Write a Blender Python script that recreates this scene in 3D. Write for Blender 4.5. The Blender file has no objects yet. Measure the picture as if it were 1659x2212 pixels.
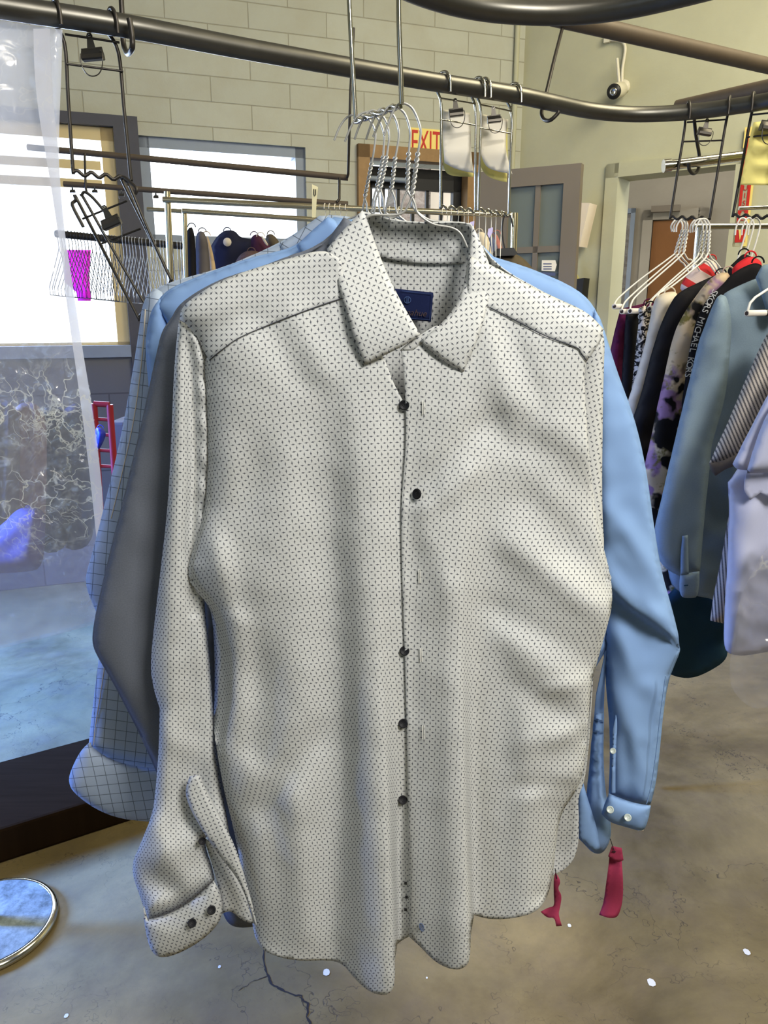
import bpy, bmesh, math, random
import numpy as np
from mathutils import Vector, Matrix, Euler, geometry, noise
random.seed(7)
PI = math.pi
SC = bpy.context.scene
COL = SC.collection
# ------------------------------------------------------------------ camera
W, H, F = 1659.0, 2212.0, 1660.0
PITCH = math.radians(14.5)
CAM = Vector((0, 0, 1.40))
cam_rot = Euler((PI / 2 - PITCH, 0, 0))
cd = bpy.data.cameras.new('camera')
cd.sensor_fit = 'VERTICAL'; cd.sensor_height = 24.0
cd.lens = F / H * 24.0
cd.clip_start = 0.05
cam = bpy.data.objects.new('camera', cd); COL.objects.link(cam)
cam.location = CAM; cam.rotation_euler = cam_rot
SC.camera = cam
RM = cam_rot.to_matrix()

def ray(px, py):
    return RM @ Vector(((px - W / 2) / F, -(py - H / 2) / F, -1.0))
def at(px, py, Y):
    """point of the place seen at a photo pixel, in the vertical plane y = Y"""
    d = ray(px, py); return CAM + d * (Y / d.y)
def atz(px, py, z):
    d = ray(px, py); return CAM + d * ((z - CAM.z) / d.z)
def onplane(px, py, p0, n):
    d = ray(px, py); return CAM + d * ((p0 - CAM).dot(n) / d.dot(n))

# ------------------------------------------------------------------ objects
ORG = {}
def tag(o, label=None, cat=None, group=None, kind=None):
    if label: o['label'] = label
    if cat: o['category'] = cat
    if group: o['group'] = group
    if kind: o['kind'] = kind
    return o
def thing(name, label, cat, loc, group=None):
    o = bpy.data.objects.new(name, None); COL.objects.link(o)
    o.empty_display_size = 0.05
    o.location = loc; ORG[o.name] = Vector(loc)
    return tag(o, label, cat, group)
def dup(o, offset=Vector((0, 0, 0)), rotz=0.0, label=None, parent=None):
    c = o.copy(); COL.objects.link(c)
    if parent is None:
        c.location = o.location + offset; c.rotation_euler.z = o.rotation_euler.z + rotz
        if label: c['label'] = label
    else:
        c.parent = parent
    for ch in list(o.children):
        dup(ch, parent=c)
    return c

class MB:
    """collects geometry in world space and links it as one mesh object"""
    def __init__(s): s.v = []; s.f = []; s.uv = []; s.mi = []; s.sm = []
    def add(s, verts, faces, uvs=None, mi=0, sm=False):
        b = len(s.v); s.v.extend(Vector(p) for p in verts)
        for k, f in enumerate(faces):
            s.f.append(tuple(b + i for i in f)); s.mi.append(mi); s.sm.append(sm)
            s.uv.append(uvs[k] if uvs else None)
        return s
    def box(s, c, size, rot=None, mi=0, bev=0.0):
        hx, hy, hz = [q / 2 for q in size]
        M = rot if rot is not None else Matrix.Identity(3)
        c = Vector(c)
        if bev > 0:
            bm = bmesh.new(); bmesh.ops.create_cube(bm, size=1.0)
            for v in bm.verts: v.co = Vector((v.co.x * size[0], v.co.y * size[1], v.co.z * size[2]))
            bmesh.ops.bevel(bm, geom=bm.edges[:], offset=bev, segments=2, affect='EDGES', profile=0.6)
            bm.verts.index_update()
            s.add([c + M @ v.co for v in bm.verts], [[v.index for v in f.verts] for f in bm.faces], None, mi)
            bm.free(); return s
        P = [Vector((x, y, z)) for z in (-hz, hz) for y in (-hy, hy) for x in (-hx, hx)]
        fs = [(0, 2, 3, 1), (4, 5, 7, 6), (0, 1, 5, 4), (2, 6, 7, 3), (0, 4, 6, 2), (1, 3, 7, 5)]
        uv = []
        for f in fs:
            q = []
            for i in f:
                p = P[i]
                if f in (fs[0], fs[1]): q.append((p.x + c.x, p.y + c.y))
                elif f in (fs[2], fs[3]): q.append((p.x + c.x, p.z + c.z))
                else: q.append((p.y + c.y, p.z + c.z))
            uv.append(q)
        return s.add([c + M @ p for p in P], fs, uv, mi)
    def tube(s, path, r, n=8, mi=0, cap=True, closed=False):
        path = [Vector(p) for p in path]
        m = len(path)
        rs = r if isinstance(r, (list, tuple)) else [r] * m
        T = []
        for i in range(m):
            if closed: t = path[(i + 1) % m] - path[i - 1]
            else: t = path[min(i + 1, m - 1)] - path[max(i - 1, 0)]
            T.append(t.normalized() if t.length > 1e-9 else Vector((0, 0, 1)))
        up = Vector((0, 0, 1)) if abs(T[0].z) < 0.9 else Vector((1, 0, 0))
        nrm = (up - T[0] * up.dot(T[0])).normalized()
        V = []
        for i in range(m):
            nrm = nrm - T[i] * nrm.dot(T[i])
            nrm = nrm.normalized() if nrm.length > 1e-6 else T[i].orthogonal().normalized()
            b = T[i].cross(nrm)
            for k in range(n):
                a = 2 * PI * k / n
                V.append(path[i] + (nrm * math.cos(a) + b * math.sin(a)) * rs[i])
        Fs = []
        for i in range(m if closed else m - 1):
            j = (i + 1) % m
            for k in range(n):
                Fs.append((i * n + k, i * n + (k + 1) % n, j * n + (k + 1) % n, j * n + k))
        s.add(V, Fs, None, mi, True)
        if cap and not closed:
            s.add(V[:n], [tuple(range(n - 1, -1, -1))], None, mi)
            s.add(V[-n:], [tuple(range(n))], None, mi)
        return s
    def lathe(s, prof, c, n=32, mi=0, axis=None, cap=True):
        """profile of (radius, height) about a vertical axis at c, or about AXIS"""
        c = Vector(c); M = Matrix.Identity(3) if axis is None else Vector((0, 0, 1)).rotation_difference(Vector(axis)).to_matrix()
        V = []
        for (r, z) in prof:
            for k in range(n):
                a = 2 * PI * k / n; V.append(c + M @ Vector((r * math.cos(a), r * math.sin(a), z)))
        Fs = []
        for i in range(len(prof) - 1):
            for k in range(n):
                Fs.append((i * n + k, i * n + (k + 1) % n, (i + 1) * n + (k + 1) % n, (i + 1) * n + k))
        s.add(V, Fs, None, mi, True)
        for row, rev in ((0, True), (len(prof) - 1, False)):
            if cap and prof[row][0] > 1e-5:
                idx = list(range(n)); s.add(V[row * n:(row + 1) * n], [tuple(idx[::-1] if rev else idx)], None, mi)
        return s
    def prism(s, pts, d, mi=0):
        """planar polygon extruded by the vector d"""
        pts = [Vector(p) for p in pts]; n = len(pts); d = Vector(d)
        V = pts + [p + d for p in pts]
        Fs = [tuple(range(n)), tuple(range(2 * n - 1, n - 1, -1))]
        Fs += [(i, i + n, (i + 1) % n + n, (i + 1) % n) for i in range(n)]
        return s.add(V, Fs, None, mi)
    def build(s, name, mats, parent=None, mods=None):
        if parent is None:
            lo = Vector((min(p.x for p in s.v), min(p.y for p in s.v), min(p.z for p in s.v)))
            hi = Vector((max(p.x for p in s.v), max(p.y for p in s.v), max(p.z for p in s.v)))
            org = Vector(((lo.x + hi.x) / 2, (lo.y + hi.y) / 2, lo.z))
        else:
            org = ORG[parent.name]
        me = bpy.data.meshes.new(name)
        me.from_pydata([tuple(p - org) for p in s.v], [], s.f)
        if any(u is not None for u in s.uv):
            L = me.uv_layers.new(name='UVMap')
            for poly, u in zip(me.polygons, s.uv):
                if u:
                    for li, q in zip(poly.loop_indices, u): L.data[li].uv = q
        for m in (mats if isinstance(mats, (list, tuple)) else [mats]): me.materials.append(m)
        me.polygons.foreach_set('material_index', s.mi)
        me.polygons.foreach_set('use_smooth', s.sm)
        me.update()
        o = bpy.data.objects.new(name, me); COL.objects.link(o)
        ORG[o.name] = org
        if parent is None: o.location = org
        else: o.parent = parent
        return o

def spline(pts, n=8, closed=False):
    """Catmull-Rom through 2-D or 3-D points"""
    P = [Vector(p) for p in pts]; m = len(P); out = []
    for i in range(m if closed else m - 1):
        p1 = P[i]; p2 = P[(i + 1) % m]
        p0 = P[i - 1] if (closed or i > 0) else p1 * 2 - p2
        p3 = P[(i + 2) % m] if (closed or i + 2 < m) else p2 * 2 - p1
        for k in range(n):
            t = k / n
            out.append(0.5 * ((2 * p1) + (p2 - p0) * t + (2 * p0 - 5 * p1 + 4 * p2 - p3) * t * t + (3 * p1 - p0 - 3 * p2 + p3) * t ** 3))
    if not closed: out.append(P[-1])
    return out

def text_geo(txt, size, o, ux, uy, depth=0.001, shear=0.0, align='CENTER', space=1.0):
    """flat letters in the plane (ux, uy) at o, as (verts, faces)"""
    cu = bpy.data.curves.new('letters', 'FONT'); cu.body = txt; cu.size = size; cu.align_x = align; cu.align_y = 'CENTER'
    cu.extrude = depth; cu.shear = shear; cu.resolution_u = 3; cu.space_character = space
    ob = bpy.data.objects.new('letters', cu); COL.objects.link(ob)
    dg = bpy.context.evaluated_depsgraph_get()
    me = bpy.data.meshes.new_from_object(ob.evaluated_get(dg))
    ux = Vector(ux).normalized(); uy = Vector(uy).normalized(); n = ux.cross(uy)
    V = [Vector(o) + ux * v.co.x + uy * v.co.y + n * v.co.z for v in me.vertices]
    Fs = [tuple(p.vertices) for p in me.polygons]
    bpy.data.objects.remove(ob); bpy.data.curves.remove(cu); bpy.data.meshes.remove(me)
    return V, Fs

# ------------------------------------------------------------------ cloth sheets
def sstep(x):
    x = np.clip(x, 0, 1); return x * x * (3 - 2 * x)
def smooth_outline(pts, it=2):
    P = [(float(p[0]), float(p[1]), len(p) > 2) for p in pts]
    for _ in range(it):
        Q = []; n = len(P)
        for i in range(n):
            a, b, c = P[i - 1], P[i], P[(i + 1) % n]
            if b[2]: Q.append(b)
            else:
                Q.append((b[0] * .75 + a[0] * .25, b[1] * .75 + a[1] * .25, False))
                Q.append((b[0] * .75 + c[0] * .25, b[1] * .75 + c[1] * .25, False))
        P = Q
    return P
def resample(P, step):
    out = []; n = len(P)
    for i in range(n):
        a, b = P[i], P[(i + 1) % n]
        d = math.hypot(b[0] - a[0], b[1] - a[1])
        if d < step * 0.35 and not a[2] and out:
            if math.hypot(a[0] - out[-1][0], a[1] - out[-1][1]) < step * 0.6: continue
        out.append((a[0], a[1]))
        k = int(d // step)
        for j in range(1, k + (1 if d - k * step > step * .5 else 0)):
            t = j / (k + (1 if d - k * step > step * .5 else 0)); out.append((a[0] + (b[0] - a[0]) * t, a[1] + (b[1] - a[1]) * t))
    return out
def inside(X, Y, poly):
    r = np.zeros(X.shape, bool); n = len(poly)
    for i in range(n):
        x0, y0 = poly[i - 1]; x1, y1 = poly[i]
        if y0 == y1: continue
        c = ((y0 > Y) != (y1 > Y)) & (X < (x1 - x0) * (Y - y0) / (y1 - y0) + x0); r ^= c
    return r
def seg_dist(X, Y, line, closed=True):
    D = np.full(X.shape, 1e9); n = len(line)
    for i in range(0 if closed else 1, n):
        x0, y0 = line[i - 1]; x1, y1 = line[i]
        dx, dy = x1 - x0, y1 - y0; L = dx * dx + dy * dy + 1e-9
        t = np.clip(((X - x0) * dx + (Y - y0) * dy) / L, 0, 1)
        D = np.minimum(D, np.hypot(X - x0 - t * dx, Y - y0 - t * dy))
    return D
def lut(y, pts):
    a = sorted(pts); return np.interp(y, [p[0] for p in a], [p[1] for p in a])
def ridge(x, y, xe, amp, wl, wr, off=0):
    """fold that follows xe(y); sharp or soft on each side"""
    c = lut(y, xe); a = lut(y, amp)
    L = lut(y, wl) if isinstance(wl, list) else wl
    R = lut(y, wr) if isinstance(wr, list) else wr
    t = x - c
    return a * np.where(t < -off, np.exp(-((t + off) / L) ** 2 / 2), np.where(t < 0, 1.0, np.exp(-(t / R) ** 2 / 2)))
def crease(x, y, p, q, w, amp):
    dx, dy = q[0] - p[0], q[1] - p[1]; L = math.hypot(dx, dy)
    s = ((x - p[0]) * dx + (y - p[1]) * dy) / L; d = ((x - p[0]) * dy - (y - p[1]) * dx) / L
    e = np.maximum(np.maximum(-s, s - L), 0) / (w * 1.5)
    return amp * np.exp(-(d / w) ** 2 / 2 - e ** 2 / 2)
def blob(x, y, cx, cy, sx, sy, amp, ang=0):
    a = math.radians(ang); u = (x - cx) * math.cos(a) + (y - cy) * math.sin(a); v = -(x - cx) * math.sin(a) + (y - cy) * math.cos(a)
    return amp * np.exp(-(u / sx) ** 2 / 2 - (v / sy) ** 2 / 2)
def puff(e, w):
    t = np.clip(e / w, 0, 1); return np.sqrt(np.clip(1 - (1 - t) ** 2, 0, 1))
def wob(x, y, s, amp, seed=0):
    return np.array([noise.noise(Vector((a / s, b / s, seed))) for a, b in zip(x, y)]) * amp

def sheet(name, outline, depth, mat, parent=None, step=14, rot=0.0, thick=0.0012, pins=None, back=None, it=2, uvo=(0, 0), warp=None, arc=0):
    """cloth cut to an outline; depth(x, y, e) is the distance of the cloth, e the distance from its pinned edges"""
    P = smooth_outline(outline, it); B = resample(P, step)
    xs = [p[0] for p in B]; ys = [p[1] for p in B]
    gx = []; r = 0; y = min(ys)
    while y < max(ys):
        x = min(xs) + (step / 2 if r % 2 else 0)
        while x < max(xs): gx.append((x, y)); x += step
        y += step * 0.866; r += 1
    if gx:
        G = np.array(gx); ins = inside(G[:, 0], G[:, 1], B); G = G[ins]
        if len(G):
            d = seg_dist(G[:, 0], G[:, 1], B); G = G[d > step * 0.55]
    else: G = np.zeros((0, 2))
    A = np.array(B + [tuple(g) for g in G])
    vs = [Vector((p[0], -p[1])) for p in A]; nb = len(B)
    res = geometry.delaunay_2d_cdt(vs, [(i, (i + 1) % nb) for i in range(nb)], [], 1, 1e-4)
    V2 = np.array([(v.x, -v.y) for v in res[0]]); tris = [tuple(f) for f in res[2]]
    X, Y = V2[:, 0], V2[:, 1]
    e = seg_dist(X, Y, pins, False) if pins else seg_dist(X, Y, [(p[0], p[1]) for p in P])
    D = depth(X, Y, e) if callable(depth) else np.full(X.shape, float(depth))
    pts = [at(a, b, c) for a, b, c in zip(X, Y, D)]
    Dm = float(np.mean(D)); flat = [at(a, b, Dm) for a, b in zip(X, Y)]
    # cloth length along the folds, so the print is foreshortened where the cloth turns away
    U0 = np.array([p.x for p in flat]); W0 = np.array([p.z for p in flat])
    if arc and callable(depth):
        gxs = np.arange(X.min() - 4, X.max() + 9, 5.0); gys = np.arange(Y.min() - 4, Y.max() + 13, 12.0)
        GX, GY = np.meshgrid(gxs, gys); fx, fy = GX.ravel(), GY.ravel()
        fe = seg_dist(fx, fy, pins, False) if pins else seg_dist(fx, fy, [(p[0], p[1]) for p in P])
        DG = depth(fx, fy, fe).reshape(GX.shape)
        dm = 5.0 * Dm / F; ex = np.sqrt(dm ** 2 + np.clip(np.diff(DG, axis=1), -.012, .012) ** 2) - dm
        cum = np.concatenate([np.zeros((DG.shape[0], 1)), np.cumsum(ex, axis=1)], axis=1)
        cum -= cum[:, [int(np.argmin(np.abs(gxs - arc)))]]
        ii = np.clip((X - gxs[0]) / 5.0, 0, len(gxs) - 1.001); jj = np.clip((Y - gys[0]) / 12.0, 0, len(gys) - 1.001)
        i0 = ii.astype(int); j0 = jj.astype(int); fi = ii - i0; fj = jj - j0
        U0 = U0 + (cum[j0, i0] * (1 - fi) * (1 - fj) + cum[j0, i0 + 1] * fi * (1 - fj) + cum[j0 + 1, i0] * (1 - fi) * fj + cum[j0 + 1, i0 + 1] * fi * fj)
    ca, sa = math.cos(math.radians(rot)), math.sin(math.radians(rot))
    def uvp(i):
        u, w = U0[i], W0[i]
        if warp: du, dw = warp(X[i], Y[i]); u += du; w += dw
        return (u * ca - w * sa + uvo[0], u * sa + w * ca + uvo[1])
    UV = [uvp(i) for i in range(len(pts))]
    # orient the faces towards the viewer
    fs = []
    for f in tris:
        a, b, c = pts[f[0]], pts[f[1]], pts[f[2]]
        n = (b - a).cross(c - a)
        fs.append(f if n.dot(CAM - a) > 0 else (f[0], f[2], f[1]))
    mb = MB(); mb.add(pts, fs, [[UV[i] for i in f] for f in fs], 0, True)
    if back is not None:
        eb = seg_dist(X, Y, [(p[0], p[1]) for p in P])
        lim = np.clip(eb / (step * 0.9), 0, 1)
        Db = (back(X, Y, eb) if callable(back) else D + back * puff(eb, 120))
        Db = D * (1 - lim) + Db * lim
        q = [at(a, b, c) for a, b, c in zip(X, Y, Db)]
        mb.add(q, [(f[0], f[2], f[1]) for f in fs], [[UV[f[0]], UV[f[2]], UV[f[1]]] for f in fs], 0, True)
    o = mb.build(name, mat, parent)
    if thick:
        m = o.modifiers.new('thickness', 'SOLIDIFY'); m.thickness = thick; m.offset = -1
    return o
# ------------------------------------------------------------------ materials
class NT:
    def __init__(s, name):
        s.m = bpy.data.materials.new(name); s.m.use_nodes = True
        s.t = s.m.node_tree; s.t.nodes.clear()
        s.out = s.t.nodes.new('ShaderNodeOutputMaterial')
    def n(s, kind, **kw):
        o = s.t.nodes.new('ShaderNode' + kind)
        for k, v in kw.items(): setattr(o, k, v)
        return o
    def set(s, sock, v):
        if isinstance(v, bpy.types.NodeSocket): s.t.links.new(v, sock)
        elif isinstance(v, (tuple, list)) and len(v) == 3 and sock.type == 'RGBA': sock.default_value = (*v, 1)
        else: sock.default_value = v
    def mth(s, op, a, b=None, c=None, clamp=False):
        o = s.n('Math', operation=op, use_clamp=clamp); s.set(o.inputs[0], a)
        if b is not None: s.set(o.inputs[1], b)
        if c is not None: s.set(o.inputs[2], c)
        return o.outputs[0]
    def mix(s, f, a, b, blend='MIX'):
        o = s.n('Mix', data_type='RGBA', blend_type=blend); s.set(o.inputs[0], f); s.set(o.inputs[6], a); s.set(o.inputs[7], b)
        return o.outputs[2]
    def uv(s): return s.n('UVMap').outputs[0]
    def obj(s): return s.n('TexCoord').outputs['Object']
    def sep(s, v):
        o = s.n('SeparateXYZ'); s.set(o.inputs[0], v); return o.outputs
    def com(s, x, y, z=0.0):
        o = s.n('CombineXYZ'); s.set(o.inputs[0], x); s.set(o.inputs[1], y); s.set(o.inputs[2], z); return o.outputs[0]
    def noise(s, v, scale, detail=4, rough=.6, dist=0.0, col=False):
        o = s.n('TexNoise'); s.set(o.inputs['Vector'], v); o.inputs['Scale'].default_value = scale
        o.inputs['Detail'].default_value = detail; o.inputs['Roughness'].default_value = rough; o.inputs['Distortion'].default_value = dist
        return o.outputs['Color' if col else 'Fac']
    def voro(s, v, scale, feat='F1', out='Distance', rnd=1.0):
        o = s.n('TexVoronoi', feature=feat); s.set(o.inputs['Vector'], v); o.inputs['Scale'].default_value = scale
        o.inputs['Randomness'].default_value = rnd
        return o.outputs[out]
    def ramp(s, f, stops, interp='LINEAR'):
        o = s.n('ValToRGB'); s.set(o.inputs[0], f); r = o.color_ramp; r.interpolation = interp
        while len(r.elements) < len(stops): r.elements.new(0.5)
        for e, (p, c) in zip(r.elements, stops): e.position = p; e.color = (*c, 1) if len(c) == 3 else c
        return o.outputs[0]
    def rng(s, f, a, b, c=0.0, d=1.0):
        o = s.n('MapRange'); s.set(o.inputs[0], f)
        for i, q in enumerate((a, b, c, d)): o.inputs[i + 1].default_value = q
        return o.outputs[0]
    def bump(s, h, strength=.3, dist=.002):
        o = s.n('Bump'); s.set(o.inputs['Height'], h); o.inputs['Strength'].default_value = strength; o.inputs['Distance'].default_value = dist
        return o.outputs[0]
    def bsdf(s, col, rough=.5, metal=0.0, nrm=None, spec=.5, **kw):
        o = s.n('BsdfPrincipled'); s.set(o.inputs['Base Color'], col); s.set(o.inputs['Roughness'], rough); s.set(o.inputs['Metallic'], metal)
        o.inputs['Specular IOR Level'].default_value = spec
        if nrm is not None: s.set(o.inputs['Normal'], nrm)
        for k, v in kw.items(): s.set(o.inputs[k], v)
        return o.outputs[0]
    def mixs(s, f, a, b):
        o = s.n('MixShader'); s.set(o.inputs[0], f); s.set(o.inputs[1], a); s.set(o.inputs[2], b); return o.outputs[0]
    def done(s, sh):
        s.t.links.new(sh, s.out.inputs[0]); return s.m
    def cloth(s, col, nrm=None, trans=.18, rough=.85):
        a = s.bsdf(col, rough, 0, nrm, .2)
        t = s.n('BsdfTranslucent'); s.set(t.inputs[0], col)
        return s.done(s.mixs(trans, a, t.outputs[0]))

def srgb(r, g, b):
    f = lambda c: (c / 255 / 12.92) if c / 255 <= .04045 else ((c / 255 + .055) / 1.055) ** 2.4
    return (f(r), f(g), f(b))
def plain(name, col, rough=.5, metal=0.0, noise=0.0, scale=60, spec=.5):
    t = NT(name)
    if noise:
        f = t.noise(t.obj(), scale, 5); c = t.mix(f, tuple(q * (1 - noise) for q in col), tuple(min(1, q * (1 + noise)) for q in col))
        return t.done(t.bsdf(c, rough, metal, None, spec))
    return t.done(t.bsdf(col, rough, metal, None, spec))
def fabric(name, col, trans=.15, weave=900, var=.12, bump=.25):
    t = NT(name); u = t.uv()
    w = t.noise(u, weave, 2); big = t.noise(u, 9, 3)
    c = t.mix(w, tuple(q * (1 - var) for q in col), tuple(min(1, q * (1 + var)) for q in col))
    c = t.mix(t.mth('MULTIPLY', big, .25), c, tuple(q * .85 for q in col))
    return t.cloth(c, t.bump(w, bump, .0004), trans)

def cross_fabric(name, base, ink, cu=.0074, cv=.0082, trans=.12):
    """rows of small upright marks, with rows of small level marks half a step between them"""
    t = NT(name); s = t.sep(t.uv())
    wv = t.noise(t.uv(), 60, 2)
    x = t.mth('MULTIPLY', s[0], 1 / cu); y = t.mth('MULTIPLY', s[1], 1 / cv)
    def cell(v, off): return t.mth('ABSOLUTE', t.mth('SUBTRACT', t.mth('FRACT', t.mth('ADD', v, off)), .5))
    def mark(ax, ay, wx, wy): # soft-edged lens
        d = t.mth('ADD', t.mth('MULTIPLY', ax, 1 / wx), t.mth('MULTIPLY', ay, 1 / wy)); return t.rng(d, .72, 1.15, 1, 0)
    x1, y1, x2, y2 = cell(x, 0), cell(y, 0), cell(x, .5), cell(y, .5)
    up = t.mth('MAXIMUM', mark(x1, y1, .10, .34), mark(x1, y1, .20, .08))
    lv = t.mth('MAXIMUM', mark(x2, y2, .36, .085), mark(x2, y2, .10, .17))
    m = t.mth('MAXIMUM', up, lv)
    c0 = t.mix(wv, tuple(q * .96 for q in base), base)
    tw = t.n('TexWave', bands_direction='DIAGONAL'); t.set(tw.inputs[0], t.uv()); tw.inputs['Scale'].default_value = 160
    c = t.mix(t.mth('MULTIPLY', m, .88), c0, ink)
    return t.cloth(c, t.bump(tw.outputs[1], .12, .0003), trans, .8)

def check_fabric(name, base, ink, cell=.0165, lw=.055):
    t = NT(name); s = t.sep(t.uv())
    def line(v):
        f = t.mth('FRACT', t.mth('MULTIPLY', v, 1 / cell)); return t.mth('LESS_THAN', f, lw)
    m = t.mth('MAXIMUM', line(s[0]), line(s[1]))
    f2 = t.mth('LESS_THAN', t.mth('FRACT', t.mth('MULTIPLY', s[1], 900)), .4)
    c = t.mix(t.mth('MULTIPLY', f2, .08), base, ink)
    c = t.mix(t.mth('MULTIPLY', m, .75), c, ink)
    return t.cloth(c, None, .2)

def stripe_fabric(name, a, b, period=.007, axis=0, duty=.5, trans=.1):
    t = NT(name); s = t.sep(t.uv())
    f = t.mth('FRACT', t.mth('MULTIPLY', s[axis], 1 / period))
    m = t.mth('LESS_THAN', f, duty)
    k = t.mth('FRACT', t.mth('MULTIPLY', s[1 - axis], 330))
    c = t.mix(m, a, b); c = t.mix(t.mth('MULTIPLY', k, .3), c, b)
    return t.cloth(c, t.bump(f, .5, .001), trans)

M = {}
M['dot_shirt'] = cross_fabric('cross_weave_cotton', srgb(212, 214, 214), srgb(46, 51, 70))
M['gray_shirt'] = fabric('grey_melange', srgb(110, 115, 126), .04, 500, .22)
M['blue_shirt'] = fabric('blue_twill', srgb(142, 174, 220), .14, 1200, .04, .1)
M['check_shirt'] = check_fabric('windowpane_check', srgb(186, 200, 220), srgb(60, 70, 88))
M['button_black'] = plain('black_button', srgb(22, 22, 28), .55, 0, 0, 60, .3)
M['button_white'] = plain('pearl_button', srgb(190, 200, 196), .25)
M['thread'] = plain('white_thread', srgb(235, 235, 230), .7)
M['thread_dark'] = plain('dark_thread', srgb(22, 22, 26), .7)
M['label'] = fabric('navy_label', srgb(24, 34, 72), 0, 1500, .1)
M['label_ink'] = plain('label_stitching', srgb(60, 84, 132), .7)
M['label_gold'] = plain('label_script', srgb(66, 50, 54), .7)
M['emblem'] = plain('emblem_thread', srgb(92, 110, 150), .7)
M['steel'] = plain('steel_pipe', srgb(100, 98, 92), .38, .85, .22, 30)
M['steel_dark'] = plain('dark_steel', srgb(72, 68, 62), .5, .7, .2, 40)
M['brown_bar'] = plain('brown_bar', srgb(92, 80, 66), .6, .2, .22, 25)
M['chrome'] = plain('chrome', srgb(196, 192, 180), .16, 1.0)
M['rod_dark'] = plain('dark_wire', srgb(64, 60, 56), .42, .6)
M['wire_gray'] = plain('grey_coated_wire', srgb(178, 178, 176), .35, .35)
M['wire_white'] = plain('white_coated_wire', srgb(226, 222, 212), .45)
M['wire_black'] = plain('black_wire', srgb(30, 28, 28), .4)
M['clip'] = plain('bulldog_clip_steel', srgb(88, 84, 78), .32, .8, .1)
M['paper'] = plain('white_paper', srgb(244, 236, 218), .8)
M['paper_yellow'] = plain('yellow_paper', srgb(212, 202, 128), .8, 0, .05, 20)
M['tube_card'] = plain('card_tube', srgb(228, 220, 208), .7)
M['tube_dark'] = plain('tube_bore', srgb(60, 46, 40), .8)
M['red_tag'] = fabric('red_tag_paper', srgb(172, 66, 98), .2, 300, .06)
M['black_plastic'] = plain('black_plastic', srgb(34, 34, 36), .4)
M['white_plastic'] = plain('white_plastic', srgb(222, 216, 198), .45)
M['lens'] = plain('lens', srgb(18, 18, 22), .12)
M['red_metal'] = plain('red_enamel', srgb(150, 34, 40), .4)
M['exit_plate'] = plain('exit_plate', srgb(240, 220, 132), .6)
M['exit_red'] = plain('exit_red', srgb(196, 44, 34), .6)
M['door_paint'] = plain('grey_brown_door_paint', srgb(126, 116, 104), .55, 0, .05, 8)
M['door_wood'] = plain('brown_wood_door', srgb(138, 92, 50), .5, 0, .2, 6)
M['frame_beige'] = plain('beige_frame', srgb(214, 194, 146), .55, 0, .05, 15)
M['frame_blue'] = plain('blue_grey_frame', srgb(138, 148, 164), .5, 0, .1, 15)
M['frame_dark'] = plain('dark_post', srgb(74, 74, 84), .6, 0, .2, 12)
M['wood_trim'] = plain('brown_wood_trim', srgb(150, 118, 76), .55, 0, .25, 30)
M['gate'] = plain('black_gate', srgb(36, 36, 40), .5, .3)
M['sconce'] = plain('sconce_card', srgb(236, 222, 204), .7)

def mk_wall():
    t = NT('painted_block_wall'); u = t.uv()
    b = t.n('TexBrick'); t.set(b.inputs[0], u)
    b.offset = .5
    b.inputs['Scale'].default_value = 1; b.inputs['Mortar Size'].default_value = .003; b.inputs['Mortar Smooth'].default_value = .6
    b.inputs['Brick Width'].default_value = .40; b.inputs['Row Height'].default_value = .115; b.inputs['Bias'].default_value = 0
    b.inputs['Color1'].default_value = (*srgb(190, 191, 179), 1); b.inputs['Color2'].default_value = (*srgb(184, 185, 173), 1); b.inputs['Mortar'].default_value = (*srgb(166, 163, 147), 1)
    n = t.noise(u, 5, 6, .65); n2 = t.noise(u, 60, 4)
    c = t.mix(t.rng(n, .4, .75, 0, .35), b.outputs[0], srgb(168, 160, 138))
    hgt = t.mth('SUBTRACT', t.mth('MULTIPLY', n2, .25), b.outputs[1])
    return t.done(t.bsdf(c, .7, 0, t.bump(hgt, .6, .006), .3))
def mk_plaster(name, a, b):
    t = NT(name); u = t.uv(); n = t.noise(u, 2.2, 6, .6); n2 = t.noise(u, 45, 4)
    c = t.mix(t.rng(n, .35, .7), a, b)
    return t.done(t.bsdf(c, .75, 0, t.bump(n2, .25, .003), .3))
def mk_floor():
    t = NT('stained_concrete'); p = t.obj()
    n = t.noise(p, 1.6, 8, .65, .4); n2 = t.noise(p, 9, 8, .7); n3 = t.noise(p, 70, 4, .7)
    c = t.mix(t.rng(n, .35, .68), srgb(78, 66, 42), srgb(136, 120, 82))
    c = t.mix(t.rng(n2, .45, .8, 0, .55), c, srgb(96, 82, 64))
    c = t.mix(t.rng(n3, .66, .80, 0, .5), c, srgb(58, 48, 38))
    w = t.n('VectorMath', operation='ADD'); t.set(w.inputs[0], p)
    sc = t.n('VectorMath', operation='SCALE'); t.set(sc.inputs[0], t.noise(p, 6, 4, .7, 0, True)); sc.inputs['Scale'].default_value = .35
    t.set(w.inputs[1], sc.outputs[0])
    e = t.voro(w.outputs[0], 3.6, 'DISTANCE_TO_EDGE')
    e2 = t.voro(w.outputs[0], 9, 'DISTANCE_TO_EDGE')
    gate = t.rng(t.noise(p, 2.1, 3), .42, .55)
    k = t.mth('MULTIPLY', t.rng(e, .0, .009, 1, 0), gate)
    k2 = t.mth('MULTIPLY', t.rng(e2, .0, .012, .55, 0), t.rng(t.noise(p, 3.3, 3), .5, .62))
    k = t.mth('MAXIMUM', k, k2)
    c = t.mix(t.mth('MULTIPLY', k, .9), c, srgb(52, 44, 36))
    return t.done(t.bsdf(c, t.rng(n2, .3, .8, .38, .62), 0, t.bump(t.mth('SUBTRACT', n3, k), .2, .002), .45))
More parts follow.
